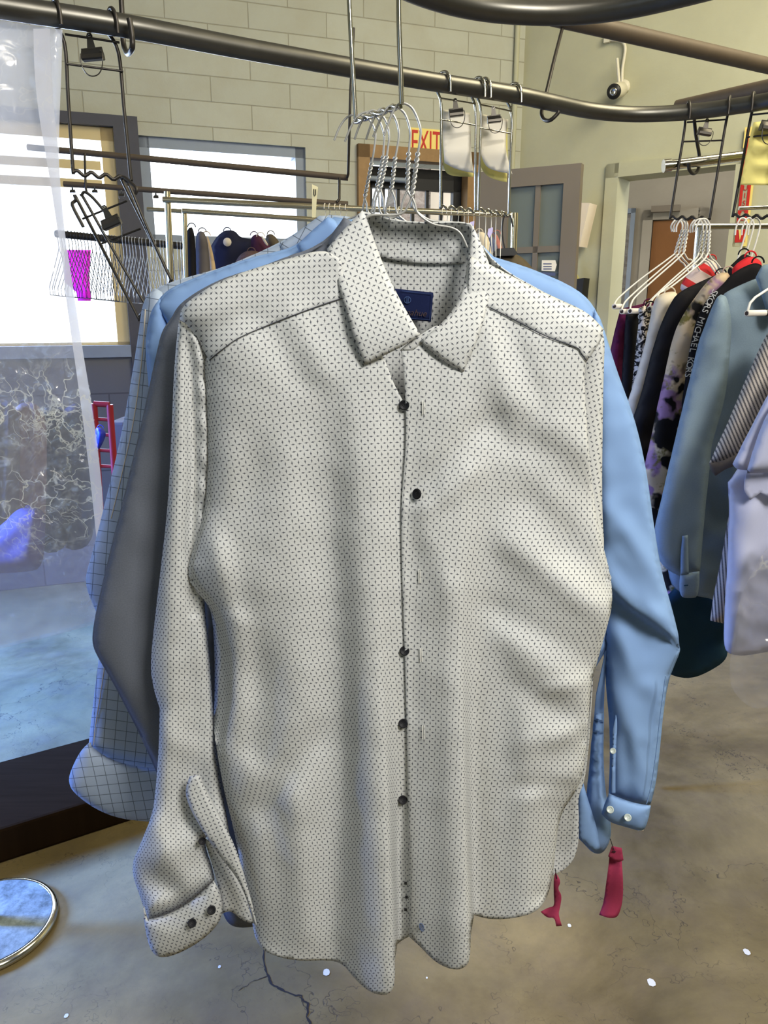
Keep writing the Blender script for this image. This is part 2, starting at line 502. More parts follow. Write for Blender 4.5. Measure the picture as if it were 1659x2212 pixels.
def mk_film(name, alpha, haze, tint=(1, 1, 1), bump=.9, sc=9, glare_top=None):
    """thin clear plastic: mostly see-through, shiny, crinkled, a little milky"""
    t = NT(name); u = t.uv()
    o = t.n('TexNoise', noise_type='RIDGED_MULTIFRACTAL'); t.set(o.inputs['Vector'], u); o.inputs['Scale'].default_value = sc
    o.inputs['Detail'].default_value = 4; o.inputs['Roughness'].default_value = .5; o.inputs['Distortion'].default_value = 1.2
    area_ = t.rng(t.noise(u, 3.2, 2), .42, .62, .12, 1)
    h = t.mth('MULTIPLY', o.outputs[0], area_)
    nrm = t.bump(h, bump, .02)
    tr = t.n('BsdfTransparent'); t.set(tr.inputs[0], tint)
    gl = t.n('BsdfGlossy'); t.set(gl.inputs['Roughness'], .16); t.set(gl.inputs['Normal'], nrm); t.set(gl.inputs[0], (1, .96, .86))
    tl = t.n('BsdfTranslucent'); t.set(tl.inputs[0], (.92, .90, .92))
    df = t.n('BsdfDiffuse'); t.set(df.inputs[0], (.9, .88, .9))
    hz = t.mixs(.35, tl.outputs[0], df.outputs[0])
    lw = t.n('LayerWeight'); lw.inputs[0].default_value = .35; t.set(lw.inputs['Normal'], nrm)
    if glare_top is not None: haze = t.rng(t.sep(u)[1], 1.30, 1.62, haze, glare_top)  # whiter towards the top: window glare put into the film's haze
    body = t.mixs(haze, tr.outputs[0], hz)
    wv_ = t.n('VectorMath', operation='ADD'); t.set(wv_.inputs[0], u); sw = t.n('VectorMath', operation='SCALE'); t.set(sw.inputs[0], t.noise(u, 9, 4, .6, 0, True)); sw.inputs['Scale'].default_value = .16; t.set(wv_.inputs[1], sw.outputs[0])
    ed = t.voro(wv_.outputs[0], sc * .8, 'DISTANCE_TO_EDGE'); ed2 = t.voro(wv_.outputs[0], sc * 1.7, 'DISTANCE_TO_EDGE')
    ln = t.mth('MAXIMUM', t.rng(ed, 0, .035, 1, 0), t.mth('MULTIPLY', t.rng(ed2, 0, .05, 1, 0), t.rng(t.noise(u, 12, 2), .5, .6)))
    zz = t.sep(u)[1]; band = t.mth('MULTIPLY', t.rng(zz, .92, 1.08), t.rng(zz, 1.28, 1.34, 1, .22))
    cre = t.mth('MULTIPLY', t.mth('MULTIPLY', ln, t.rng(t.noise(u, 5, 3), .40, .56)), t.mth('MULTIPLY', band, .6))  # pale gold crease lines: backlit glints put into the film colour
    wt = t.n('BsdfTranslucent'); t.set(wt.inputs[0], (1, .94, .74)); wg = t.n('BsdfDiffuse'); t.set(wg.inputs[0], (1, .95, .78))
    body = t.mixs(cre, body, t.mixs(.5, wt.outputs[0], wg.outputs[0]))
    gf = t.mth('ADD', t.mth('MULTIPLY', lw.outputs['Fresnel'], .9), t.mth('ADD', alpha, t.mth('MULTIPLY', t.rng(h, .35, .9, 0, .45), area_)), clamp=True)
    return t.done(t.mixs(gf, body, gl.outputs[0]))
def mk_glass():
    t = NT('window_glass'); tr = t.n('BsdfTransparent'); gl = t.n('BsdfGlossy'); gl.inputs['Roughness'].default_value = .02
    return t.done(t.mixs(.06, tr.outputs[0], gl.outputs[0]))
def mk_dark_wood():
    t = NT('dark_stained_wood'); p = t.obj()
    s = t.sep(p); n = t.noise(t.com(t.mth('MULTIPLY', s[0], 3), t.mth('MULTIPLY', s[1], 40), s[2]), 1.5, 5)
    c = t.mix(n, (.016, .009, .0045), (.032, .018, .009))
    return t.done(t.bsdf(c, .85, 0, t.bump(n, .2, .002), .0))
def mk_floral():
    t = NT('floral_print'); u = t.uv()
    v = t.n('VectorMath', operation='ADD'); t.set(v.inputs[0], u)
    sc = t.n('VectorMath', operation='SCALE'); t.set(sc.inputs[0], t.noise(u, 14, 3, .6, 0, True)); sc.inputs['Scale'].default_value = .06; t.set(v.inputs[1], sc.outputs[0])
    c1 = t.noise(v.outputs[0], 13, 2); c2 = t.noise(v.outputs[0], 17, 2, .5, .5); c3 = t.noise(u, 30, 3)
    c = t.mix(t.rng(c2, .47, .56), srgb(196, 176, 146), srgb(150, 118, 146))
    c = t.mix(t.rng(c3, .55, .64), c, srgb(118, 108, 58))
    c = t.mix(t.rng(c1, .48, .53), c, srgb(22, 20, 20))
    return t.cloth(c, None, .05)
def mk_animal():
    t = NT('black_white_print'); u = t.uv()
    n = t.noise(u, 55, 4, .7, 2.0)
    return t.cloth(t.ramp(n, [(.47, srgb(18, 16, 18)), (.53, srgb(206, 196, 182))]), None, .05)
def mk_stone():
    t = NT('rough_stone'); u = t.uv(); n = t.noise(u, 16, 6, .7)
    b = t.n('TexBrick'); t.set(b.inputs[0], u); b.inputs['Scale'].default_value = 1; b.inputs['Brick Width'].default_value = .4; b.inputs['Row Height'].default_value = .2; b.inputs['Mortar Size'].default_value = .012
    b.inputs['Color1'].default_value = (.36, .33, .3, 1); b.inputs['Color2'].default_value = (.30, .28, .26, 1); b.inputs['Mortar'].default_value = (.22, .2, .19, 1)
    c = t.mix(t.rng(n, .35, .7), b.outputs[0], srgb(120, 108, 102))
    return t.done(t.bsdf(c, .9, 0, t.bump(n, 1, .03)))
M['block'] = mk_wall()
M['plaster'] = mk_plaster('green_grey_plaster', srgb(196, 194, 168), srgb(184, 182, 158))
M['plain_wall'] = mk_plaster('office_wall', srgb(168, 160, 148), srgb(158, 150, 138))
M['ceiling'] = mk_plaster('ceiling_white', srgb(206, 200, 184), srgb(196, 190, 172))
M['floor'] = mk_floor()
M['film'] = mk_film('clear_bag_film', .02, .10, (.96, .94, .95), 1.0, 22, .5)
M['film_edge'] = mk_film('bag_edge_film', .04, .8, (.95, .94, .94), .5, 20)
M['film_thin'] = mk_film('thin_cover_film', .01, .10, (.96, .95, .96), .5, 14)
M['glass'] = mk_glass()
M['dark_wood'] = mk_dark_wood()
M['floral'] = mk_floral()
M['animal'] = mk_animal()
M['stone'] = mk_stone()
M['crack'] = plain('crack_shadow', srgb(38, 32, 26), .9)
M['speck'] = plain('paint_speck', srgb(196, 194, 184), .8)
M['denim'] = fabric('pale_denim', srgb(134, 152, 166), .1, 400, .12)
M['teal'] = fabric('dark_teal_denim', srgb(36, 66, 86), .05, 400, .15)
M['lavender'] = fabric('lavender_cotton', srgb(196, 200, 226), .15, 900, .05)
M['knit'] = stripe_fabric('ribbed_knit', srgb(78, 76, 80), srgb(200, 190, 178), .0062, 0, .55)
M['maroon'] = fabric('maroon_cloth', srgb(92, 26, 64), .05, 400, .1)
M['black_cloth'] = fabric('black_cloth', srgb(30, 28, 30), .02, 400, .2)
M['cream'] = fabric('cream_cloth', srgb(226, 214, 192), .15, 500, .05)
M['red_cloth'] = fabric('red_cloth', srgb(214, 52, 58), .1, 500, .06)
M['navy'] = fabric('navy_cloth', srgb(40, 42, 62), .04, 500, .15)
M['coat'] = fabric('grey_coat_cloth', srgb(104, 98, 96), .05, 500, .1)
M['tan'] = fabric('tan_cloth', srgb(206, 180, 140), .1, 500, .05)
M['wine'] = fabric('wine_cloth', srgb(84, 48, 66), .05, 500, .15)
M['fur'] = fabric('brown_fur', srgb(96, 76, 70), .02, 160, .35, .9)
M['pinkish'] = fabric('dusty_pink_cloth', srgb(190, 128, 118), .1, 500, .08)
M['bluegray'] = fabric('slate_blue_cloth', srgb(100, 108, 138), .1, 500, .08)
M['olive'] = fabric('olive_brown_cloth', srgb(92, 82, 66), .05, 500, .12)
M['magenta'] = fabric('magenta_sheet', srgb(250, 90, 230), .5, 120, .1)
M['violet'] = fabric('violet_cloth', srgb(90, 76, 118), .2, 200, .1)
M['dusk'] = fabric('brown_grey_cloth', srgb(128, 110, 106), .1, 100, .1)
M['blue_bag'] = plain('blue_bag', srgb(40, 52, 168), .5)
M['striped'] = stripe_fabric('red_white_blue_stripe', srgb(222, 214, 206), srgb(206, 60, 60), .05, 1, .35)
M['hang_tag'] = plain('lilac_tag', srgb(206, 196, 240), .6)
M['card'] = plain('cream_card', srgb(238, 230, 190), .7)
M['letters'] = plain('white_letters', srgb(196, 194, 192), .7)
# ------------------------------------------------------------------ the setting
CEIL = 3.9
def structure(name, mb, mat, label=None, parent=None):
    o = mb.build(name, mat, parent)
    if parent is None: o['kind'] = 'structure'
    if label: o['label'] = label
    return o
class Wall:
    """vertical wall through p0 with heading (degrees clockwise from +y); s runs along it"""
    def __init__(w, p0, head, flip=False):
        w.p0 = Vector((p0[0], p0[1], 0)); a = math.radians(head)
        w.d = Vector((math.sin(a), math.cos(a), 0)); w.n = Vector((-w.d.y, w.d.x, 0))  # n points away from the room
        if flip: w.n = -w.n
        w.R = Matrix((w.d, w.n, Vector((0, 0, 1)))).transposed()
    def hit(w, px, py):
        p = onplane(px, py, w.p0, w.n); q = p - w.p0
        return q.dot(w.d), q.z
    def pt(w, s, z, out=0.0): return w.p0 + w.d * s + w.n * out + Vector((0, 0, z))
    def slab(w, mb, s0, s1, z0, z1, o0=0.0, o1=0.2, mi=0):
        V = [w.pt(s, z, o) for o in (o0, o1) for z in (z0, z1) for s in (s0, s1)]
        fs = [(0, 1, 3, 2), (5, 4, 6, 7), (4, 0, 2, 6), (1, 5, 7, 3), (4, 5, 1, 0), (2, 3, 7, 6)]
        c = [(s, z) for o in (0, 1) for z in (z0, z1) for s in (s0, s1)]
        uv = [[c[i] for i in f] for f in fs]
        mb.add(V, fs, uv, mi)
    def wall(w, name, s0, s1, z0, z1, holes, mat, th=.2):
        mb = MB()
        S = sorted({s0, s1, *[h[0] for h in holes], *[h[1] for h in holes]})
        for a, b in zip(S, S[1:]):
            cut = sorted((h[2], h[3]) for h in holes if h[0] < b - 1e-6 and h[1] > a + 1e-6)
            z = z0
            for (c0, c1) in cut:
                if c0 > z + 1e-6: w.slab(mb, a, b, z, c0, 0, th)
                z = c1
            if z1 > z + 1e-6: w.slab(mb, a, b, z, z1, 0, th)
        return structure(name, mb, mat)

BW = Wall((-.857, 4.2), 70)
sC, _ = BW.hit(1110, 676)
corner = BW.pt(sC, 0)
RW = Wall((corner.x, corner.y), 128)
def srect(w, l, t, r, b):
    return (l, r, b, t)
# openings in the block wall
w1r, _ = BW.hit(262, 500); _, w1t = BW.hit(200, 272); _, w1b = BW.hit(230, 752)
w2l, _ = BW.hit(306, 400); w2r, _ = BW.hit(662, 420); _, w2t = BW.hit(480, 305); _, w2b = BW.hit(400, 530)
d1l, _ = BW.hit(790, 420); d1r, _ = BW.hit(1010, 420); _, d1t = BW.hit(880, 346)
w1l = w1r - 2.1

SL = -3.6   # left end of the block wall
BW.wall('wall_back', SL, sC + .0, 0, CEIL, [(w1l, w1r, w1b, w1t), (w2l, w2r, w2b, w2t), (d1l, d1r, 0, d1t)], M['block'])
# right wall with the office opening
o_l, _ = RW.hit(1326, 500); o_r, _ = RW.hit(1592, 400); _, o_t = RW.hit(1330, 376)

RW.wall('wall_right', 0, 5.2, 0, CEIL, [(o_l, o_r, 0, o_t)], M['plaster'], .14)
RE = RW.pt(5.2, 0); LE = BW.pt(SL, 0)
# side and rear walls
def plain_wall(name, a, b, mat, out):
    mb = MB(); a = Vector((a[0], a[1], 0)); b = Vector((b[0], b[1], 0)); d = (b - a); L = d.length; d.normalize()
    w = Wall(a, math.degrees(math.atan2(d.x, d.y))); 
    w.slab(mb, 0, L, 0, CEIL, 0, .15 * out); return structure(name, mb, mat)
BY = -2.6
LW = Wall((LE.x - .1, BY), 0)
LW.wall('wall_left', 0, LE.y + .05 - BY, 0, CEIL, [(1.2 - BY, 2.7 - BY, 0, 2.4)], M['plaster'], .12)  # opening added for the blue light on the floor
plain_wall('wall_front', (LE.x - .1, BY), (RE.x + .1, BY), M['plaster'], -1)
plain_wall('wall_side', (RE.x + .1, BY), (RE.x + .1, RE.y), M['plaster'], -1)
# floor with a large crack and paint specks on its surface
fl = MB()
X0, X1, Y0, Y1 = -6, 8, BY, 9
fl.add([(X0, Y0, 0), (X1, Y0, 0), (X1, Y1, 0), (X0, Y1, 0)], [(0, 1, 2, 3)])
def ribbon(path, wpx):
    pts = [atz(x, y, .0008) for x, y in path]
    L, R = [], []
    for i, p in enumerate(pts):
        t = (pts[min(i + 1, len(pts) - 1)] - pts[max(i - 1, 0)]).normalized(); n = Vector((-t.y, t.x, 0))
        ww = wpx * .0005 * (.5 + random.random()); L.append(p + n * ww); R.append(p - n * ww)
    m = len(pts); fl.add(L + R, [(i, i + 1, m + i + 1, m + i) for i in range(m - 1)], None, 1)
def jag(path, k=5, j=2.2):
    out = []
    for a, b in zip(path, path[1:]):
        for i in range(k):
            t = i / k; out.append((a[0] + (b[0] - a[0]) * t + random.uniform(-j, j), a[1] + (b[1] - a[1]) * t + random.uniform(-j, j)))
    return out + [path[-1]]
ribbon(jag([(568, 2040), (573, 2085), (578, 2110), (592, 2130), (622, 2144), (650, 2152), (664, 2168), (664, 2195), (676, 2230)]), 4.0)
ribbon(jag([(578, 2110), (545, 2122), (515, 2140)]), 1.2)
ribbon(jag([(648, 2152), (655, 2168), (664, 2180)]), 1.2)
for (x, y, r) in [(705, 2100, 7), (1407, 2122, 8), (1613, 2056, 7), (143, 2194, 4), (474, 2088, 3), (1230, 1999, 4), (922, 2112, 2)]:
    c = atz(x, y, .001); q = r / 900
    fl.add([c + Vector((q * math.cos(a * PI / 4) * (1 + .2 * math.sin(a * 3)), q * 1.2 * math.sin(a * PI / 4), 0)) for a in range(8)], [tuple(range(8))], None, 2)
structure('floor', fl, [M['floor'], M['crack'], M['speck']], 'stained brown concrete floor with hairline cracks')
ce = MB(); ce.add([(X0, Y0, CEIL), (X1, Y0, CEIL), (X1, Y1, CEIL), (X0, Y1, CEIL)], [(3, 2, 1, 0)])
structure('ceiling', ce, M['ceiling'])

def frame_bars(w, mb, l, r, b, t, wd, o0, o1, sides='lrbt'):
    if 'l' in sides: w.slab(mb, l, l + wd, b, t, o0, o1)
    if 'r' in sides: w.slab(mb, r - wd, r, b, t, o0, o1)
    if 'b' in sides: w.slab(mb, l, r, b, b + wd, o0, o1)
    if 't' in sides: w.slab(mb, l, r, t - wd, t, o0, o1)
def root_struct(name, loc, label):
    o = bpy.data.objects.new(name, None); COL.objects.link(o); o.location = loc; ORG[o.name] = Vector(loc)
    o['kind'] = 'structure'; o['label'] = label; return o
# window 1: wide, beige frame, two thin transom slats under its head
r1 = root_struct('window_1', BW.pt((w1l + w1r) / 2, w1b), 'wide window with a beige frame and slatted head')
fm = MB(); frame_bars(BW, fm, w1l, w1r, w1b, w1t, .06, .01, .09, 'lrt'); BW.slab(fm, w1l, w1r, w1b, w1b + .03, .01, .09)
z = w1t - .15
for k in range(2):
    BW.slab(fm, w1l + .07, w1r - .07, z - .04, z, .03, .07); z -= .085
fm.build('window_frame', M['frame_beige'], r1)
g = MB(); BW.slab(g, w1l + .06, w1r - .06, w1b + .06, w1t - .06, .10, .106); g.build('pane', M['glass'], r1)
s_ = MB(); BW.slab(s_, w1l - .03, w1r + .05, w1b - .045, w1b + .015, -.03, .1); s_.build('window_sill', M['frame_blue'], r1)
# window 2: pale blue-grey frame
r2 = root_struct('window_2', BW.pt((w2l + w2r) / 2, w2b), 'window with a blue-grey frame above the hanging rack')
fm = MB(); frame_bars(BW, fm, w2l, w2r, w2b, w2t, .05, .02, .12); fm.build('window_frame', M['frame_blue'], r2)
g = MB(); BW.slab(g, w2l + .04, w2r - .04, w2b + .04, w2t - .04, .12, .126); g.build('pane', M['glass'], r2)
# dark post between the windows and the dark lintel
po = MB(); BW.slab(po, w1r + .0, w2l, .0, w1t + .05, -.03, .02); structure('trim_1', po, M['frame_dark'], 'dark post between the two windows')
po = MB(); BW.slab(po, w1l, w1r, w1t, w1t + .05, -.03, .03); structure('trim_2', po, M['frame_dark'], 'dark lintel over the wide window')
# exit doorway: wooden casing, barred black gate
tr = MB(); frame_bars(BW, tr, d1l - .05, d1r + .05, 0, d1t + .06, .065, -.03, .05, 'lrt'); structure('trim_3', tr, M['wood_trim'], 'worn wooden casing of the exit doorway')
gt = root_struct('door_1', BW.pt((d1l + d1r) / 2, 0), 'black barred security gate in the exit doorway')
gm = MB(); frame_bars(BW, gm, d1l + .01, d1r - .01, 0, d1t - .03, .05, .06, .10)
BW.slab(gm, d1l, d1r, d1t - .14, d1t - .03, .06, .10)
for k in range(1, 6):
    s = d1l + .04 + (d1r - d1l - .08) * k / 6; BW.slab(gm, s - .009, s + .009, .05, d1t - .05, .07, .09)
BW.slab(gm, d1l, d1r, 1.0, 1.04, .065, .095)
gm.build('gate_bars', M['gate'], gt)
cl = MB(); cl.tube([BW.pt(d1l + .02, d1t - .10, .02), BW.pt(d1l + .26, d1t - .10, .02)], .014); cl.build('door_closer', M['frame_blue'], gt)
# rough stone wall of the yard beyond the exit
st = MB(); SW = Wall(BW.pt(0, 0, 1.6), 70); SW.slab(st, SW.hit(852, 420)[0], d1r + 2.6, 0, 3.2, 0, .15); structure('wall_exterior', st, M['stone'], 'rough stone wall outside the exit door')
# EXIT plate
ex = MB(); (xl, zt), (xr, zb) = BW.hit(884, 276), BW.hit(954, 347)
BW.slab(ex, xl, xr, zb, zt, -.012, -.001)
eo = ex.build('exit_sign', M['exit_plate']); tag(eo, 'cream exit sign with red capital letters above the barred doorway', 'sign')
tx = MB(); V, Fs = text_geo('EXIT', (zt - zb) * 1.12, BW.pt((xl + xr) / 2, (zt + zb) / 2, -.0135), BW.d, (0, 0, 1), .001)
cx = sum((v - BW.p0).dot(BW.d) for v in V) / len(V); x0 = min((v - BW.p0).dot(BW.d) for v in V); x1 = max((v - BW.p0).dot(BW.d) for v in V)
k = (xr - xl) * .88 / (x1 - x0)
V = [v + BW.d * ((((v - BW.p0).dot(BW.d)) - (x0 + x1) / 2) * (k - 1) + (xl + xr) / 2 - (x0 + x1) / 2) for v in V]
tx.add(V, Fs); tx.build('lettering', M['exit_red'], eo)
# open brown door leaf with panes
pl, pr_ = atz(1030, 372, 2.05), atz(1256, 352, 2.05)
dl = Vector((pl.x, pl.y, 0)); dv = Vector((pr_.x - pl.x, pr_.y - pl.y, 0)); L = dv.length
DW = Wall(dl, math.degrees(math.atan2(dv.x, dv.y)))
dr = root_struct('door_2', DW.pt(L / 2, 0), 'grey-brown door leaf standing open with glazed panes')
def dpx(px, py): return DW.hit(px, py)
gl_, gt_ = dpx(1098, 405); gr_, _ = dpx(1217, 402); _, gb_ = dpx(1180, 640)
lm = MB(); S0, S1 = gl_, gr_
DW.slab(lm, 0, S0, 0, 2.05, 0, .045); DW.slab(lm, S1, L, 0, 2.05, 0, .045)
DW.slab(lm, S0, S1, gt_, 2.05, 0, .045); DW.slab(lm, S0, S1, 0, gb_, 0, .045)
lm.build('leaf', M['door_paint'], dr)
mu = MB(); sm = (S0 + S1) / 2 + .01; DW.slab(mu, sm - .012, sm + .012, gb_, gt_, .008, .037)
_, zz = dpx(1180, 538); DW.slab(mu, S0, S1, zz - .014, zz + .014, .008, .037); mu.build('muntin', M['door_paint'], dr)
pg = NT('dusty_glass'); m_ = pg.done(pg.bsdf(srgb(120, 128, 126), .12, 0, None, .6))
pn = MB(); DW.slab(pn, S0, S1, gb_, gt_, .02, .026); pn.build('pane', m_, dr)
so = MB(); c = [DW.pt(*dpx(1171, 562), -.002), DW.pt(*dpx(1200, 562), -.002), DW.pt(*dpx(1203, 572), -.002), DW.pt(*dpx(1199, 586), -.002), DW.pt(*dpx(1170, 585), -.002)]
so.prism(c, -DW.n * .001); so.build('sticker', M['paper'], dr)
ss = MB()
for y in (569, 575, 580):
    ss.prism([DW.pt(*dpx(1174, y), -.0035), DW.pt(*dpx(1192, y), -.0035), DW.pt(*dpx(1192, y + 2), -.0035), DW.pt(*dpx(1174, y + 2), -.0035)], -DW.n * .0005)
ss.prism([DW.pt(*dpx(1171, 588), -.002), DW.pt(*dpx(1200, 589), -.002), DW.pt(*dpx(1200, 596), -.002), DW.pt(*dpx(1170, 595), -.002)], -DW.n * .001)
ss.build('sticker_print', M['bluegray'], dr)
# unseen glazed door added in the left wall to let blue light in
r4 = root_struct('added_door', LW.pt(1.95 - BY, 0), 'added unseen glazed door in the left wall, letting in blue light')
fm = MB(); frame_bars(LW, fm, 1.2 - BY, 2.7 - BY, 0, 2.4, .06, .03, .09); LW.slab(fm, 1.92 - BY, 1.98 - BY, 0, 2.4, .03, .09); fm.build('door_frame', M['frame_blue'], r4)
g = MB(); LW.slab(g, 1.25 - BY, 2.65 - BY, .05, 2.35, .055, .061); g.build('pane', M['glass'], r4)
# office doorway casing
tr = MB(); frame_bars(RW, tr, o_l - .06, o_r + .06, 0, o_t + .05, .07, -.02, .15, 'lrt'); structure('trim_4', tr, M['plaster'], 'plastered casing of the office doorway')
# office beyond: back wall, narrow bright window, brown wood door
OW = Wall(RW.pt(0, 0, 1.3), 112)
ol, _ = OW.hit(1270, 500)
ow0, owt = OW.hit(1340, 452); ow1, _ = OW.hit(1366, 470); _, owb = OW.hit(1336, 690)
od0, odt = OW.hit(1412, 478); od1, _ = OW.hit(1506, 470)
OW.wall('wall_office', ol - 1.2, od1 + 1.6, 0, CEIL, [(ow0, ow1, owb, owt)], M['plain_wall'], .1)
wf = root_struct('window_3', OW.pt((ow0 + ow1) / 2, owb), 'narrow bright window in the office beyond the doorway')
fm = MB(); frame_bars(OW, fm, ow0 - .02, ow1 + .02, owb, owt, .03, -.02, .06); OW.slab(fm, ow0, ow1, (owb + owt) / 2 - .35, (owb + owt) / 2 - .31, -.01, .05); fm.build('window_frame', M['frame_blue'], wf)
g = MB(); OW.slab(g, ow0, ow1, owb, owt, .06, .065); g.build('pane', M['glass'], wf)
ob = root_struct('door_3', OW.pt((od0 + od1) / 2, 0), 'brown wood door in a grey frame inside the office')
fm = MB(); frame_bars(OW, fm, od0 - .07, od1 + .07, 0, odt + .07, .065, -.04, .0, 'lrt'); fm.build('door_frame', M['plain_wall'], ob)
fm = MB(); OW.slab(fm, od0, od1, 0, odt, -.02, -.0); fm.build('leaf', M['door_wood'], ob)
cl = MB(); a, b = OW.hit(1408, 458), OW.hit(1470, 452); OW.slab(cl, a[0], b[0], b[1] - .02, b[1] + .02, -.09, -.03); cl.build('door_closer', M['door_paint'], ob)
# conduit up the corner
cn = MB(); cn.tube([BW.pt(sC - .06, 0, -.02), BW.pt(sC - .06, CEIL, -.02)], .014); structure('trim_5', cn, M['plaster'], 'painted conduit running up the corner')

# ------------------------------------------------------------------ on the walls
# security camera
cc = RW.pt(*RW.hit(1335, 195))
sc_ = thing('security_camera', 'small white bullet security camera with antenna high on the plaster wall', 'camera', cc)
front = at(1322, 199, cc.y - .16); back_ = at(1342, 193, cc.y - .05)
ax = (front - back_).normalized()
b = MB(); b.lathe([(0, 0), (.030, .0), (.037, .012), (.037, .10), (.034, .112)], back_, 20, 0, ax); b.build('housing', M['white_plastic'], sc_)
b = MB(); b.lathe([(.036, .0), (.037, .004), (.034, .012), (.0, .012)], back_ + ax * .108, 20, 0, ax); fr = b.build('front_face', M['black_plastic'], sc_)
b = MB(); b.lathe([(.02, 0), (.018, .006), (.011, .004), (0, .004)], back_ + ax * .119, 16, 0, ax); b.build('lens', M['chrome'], fr)
b = MB(); b.tube([back_, back_ + Vector((.03, .02, .0)), RW.pt(*RW.hit(1347, 190), -.01)], .016); b.lathe([(.035, 0), (.033, .02), (.01, .022)], RW.pt(*RW.hit(1347, 188), .002), 16, 0, -RW.n); b.build('wall_mount', M['white_plastic'], sc_)
b = MB(); b.tube([at(1338, 185, cc.y - .06), at(1333, 126, cc.y - .06)], .008); b.build('antenna', M['white_plastic'], sc_)
b = MB(); b.tube(spline([RW.pt(*RW.hit(x, y), -.015) for x, y in [(1346, 182), (1347, 150), (1353, 108), (1347, 92), (1330, 88), (1313, 88)]], 6), .008); b.box(RW.pt(*RW.hit(1314, 86), -.015), (.03, .02, .035), RW.R); b.build('cable', M['white_plastic'], sc_)
# wall sconce: folded card shade
sp = [RW.pt(*RW.hit(x, y), -.03) for x, y in [(1258, 444), (1295, 444), (1273, 536), (1252, 534)]]
b = MB(); b.prism(sp, -RW.n * .10); o = b.build('wall_sconce', M['sconce']); tag(o, 'tapered off-white wall sconce on plaster beside the open brown door', 'lamp')
# dark wall pocket under the sconce with a yellowish leaflet
sp = [RW.pt(*RW.hit(x, y), -.02) for x, y in [(1243, 606), (1277, 602), (1272, 648), (1250, 652)]]
b = MB(); b.prism(sp, -RW.n * .08); o = b.build('wall_pocket', M['black_plastic']); tag(o, 'black leaflet pocket on the wall below the tapered sconce', 'holder')
sp = [RW.pt(*RW.hit(x, y), -.06) for x, y in [(1246, 570), (1262, 604), (1247, 606)]]
b = MB(); b.prism(sp, -RW.n * .004); o = b.build('leaflet', M['paper_yellow']); tag(o, 'pointed cream leaflet sticking out of the black wall pocket', 'leaflet')
# fire extinguisher sign
q = [RW.hit(1592, 398), RW.hit(1636, 400), RW.hit(1616, 532), RW.hit(1584, 534)]
sl, sr = q[3][0], RW.hit(1618, 500)[0]; zt = q[0][1]; zb = q[3][1]
b = MB(); RW.slab(b, sl, sr, zb, zt + .25, -.02, -.012); fe = b.build('extinguisher_sign', M['exit_plate']); tag(fe, 'cream and red vertical sign with a downward arrow on the right wall', 'sign')
b = MB(); wd = sr - sl; arrow = zb + (zt - zb) * .27
for s0 in (.14, .66): RW.slab(b, sl + wd * s0, sl + wd * (s0 + .20), arrow + .03, zt + .24, -.022, -.0205)
RW.slab(b, sl + wd * .14, sl + wd * .86, zb + .02, arrow, -.022, -.0205)
stp = b.build('red_bands', M['exit_red'], fe)
b = MB(); b.prism([RW.pt(sl + wd * .34, arrow, -.0235), RW.pt(sl + wd * .66, arrow, -.0235), RW.pt(sl + wd * .5, zb + .03, -.0235)], -RW.n * .001); b.build('arrow', M['exit_plate'], fe)
b = MB(); word = 'EXTINGUISHER'; ch = (zt + .2 - arrow) / len(word)
for i, c in enumerate(word):
    V, Fs = text_geo(c, ch * .95, RW.pt(sl + wd * .5, zt + .2 - ch * (i + .5), -.0225), RW.d, (0, 0, 1), .0006); b.add(V, Fs)
b.build('lettering', M['exit_red'], fe)
# ------------------------------------------------------------------ the white shirt in front
Y0 = .86
white = thing('dress_shirt', 'white dress shirt printed with tiny dark crosses, black buttons, frontmost on the hangers', 'shirt', at(900, 1900, Y0 + .02), 'dress shirts on one hook')
DS = M['dot_shirt']
pin_L = [(395, 660), (388, 690), (432, 745), (446, 800), (451, 900), (452, 1000), (446, 1090), (426, 1160), (405, 1225), (420, 1275), (458, 1325), (463, 1400), (464, 1550), (480, 1700), (505, 1800), (545, 2000), (552, 2040)]
pin_R = [(1310, 720), (1303, 800), (1302, 900), (1300, 1100), (1306, 1190), (1323, 1300), (1310, 1360), (1290, 1430), (1276, 1480), (1256, 1690), (1213, 1755), (1190, 1930)]
pin_T = [(388, 690), (391, 667), (414, 644), (470, 609), (540, 582), (620, 559), (700, 537), (860, 500), (1016, 553), (1065, 574), (1120, 604), (1200, 643), (1270, 674), (1304, 711)]
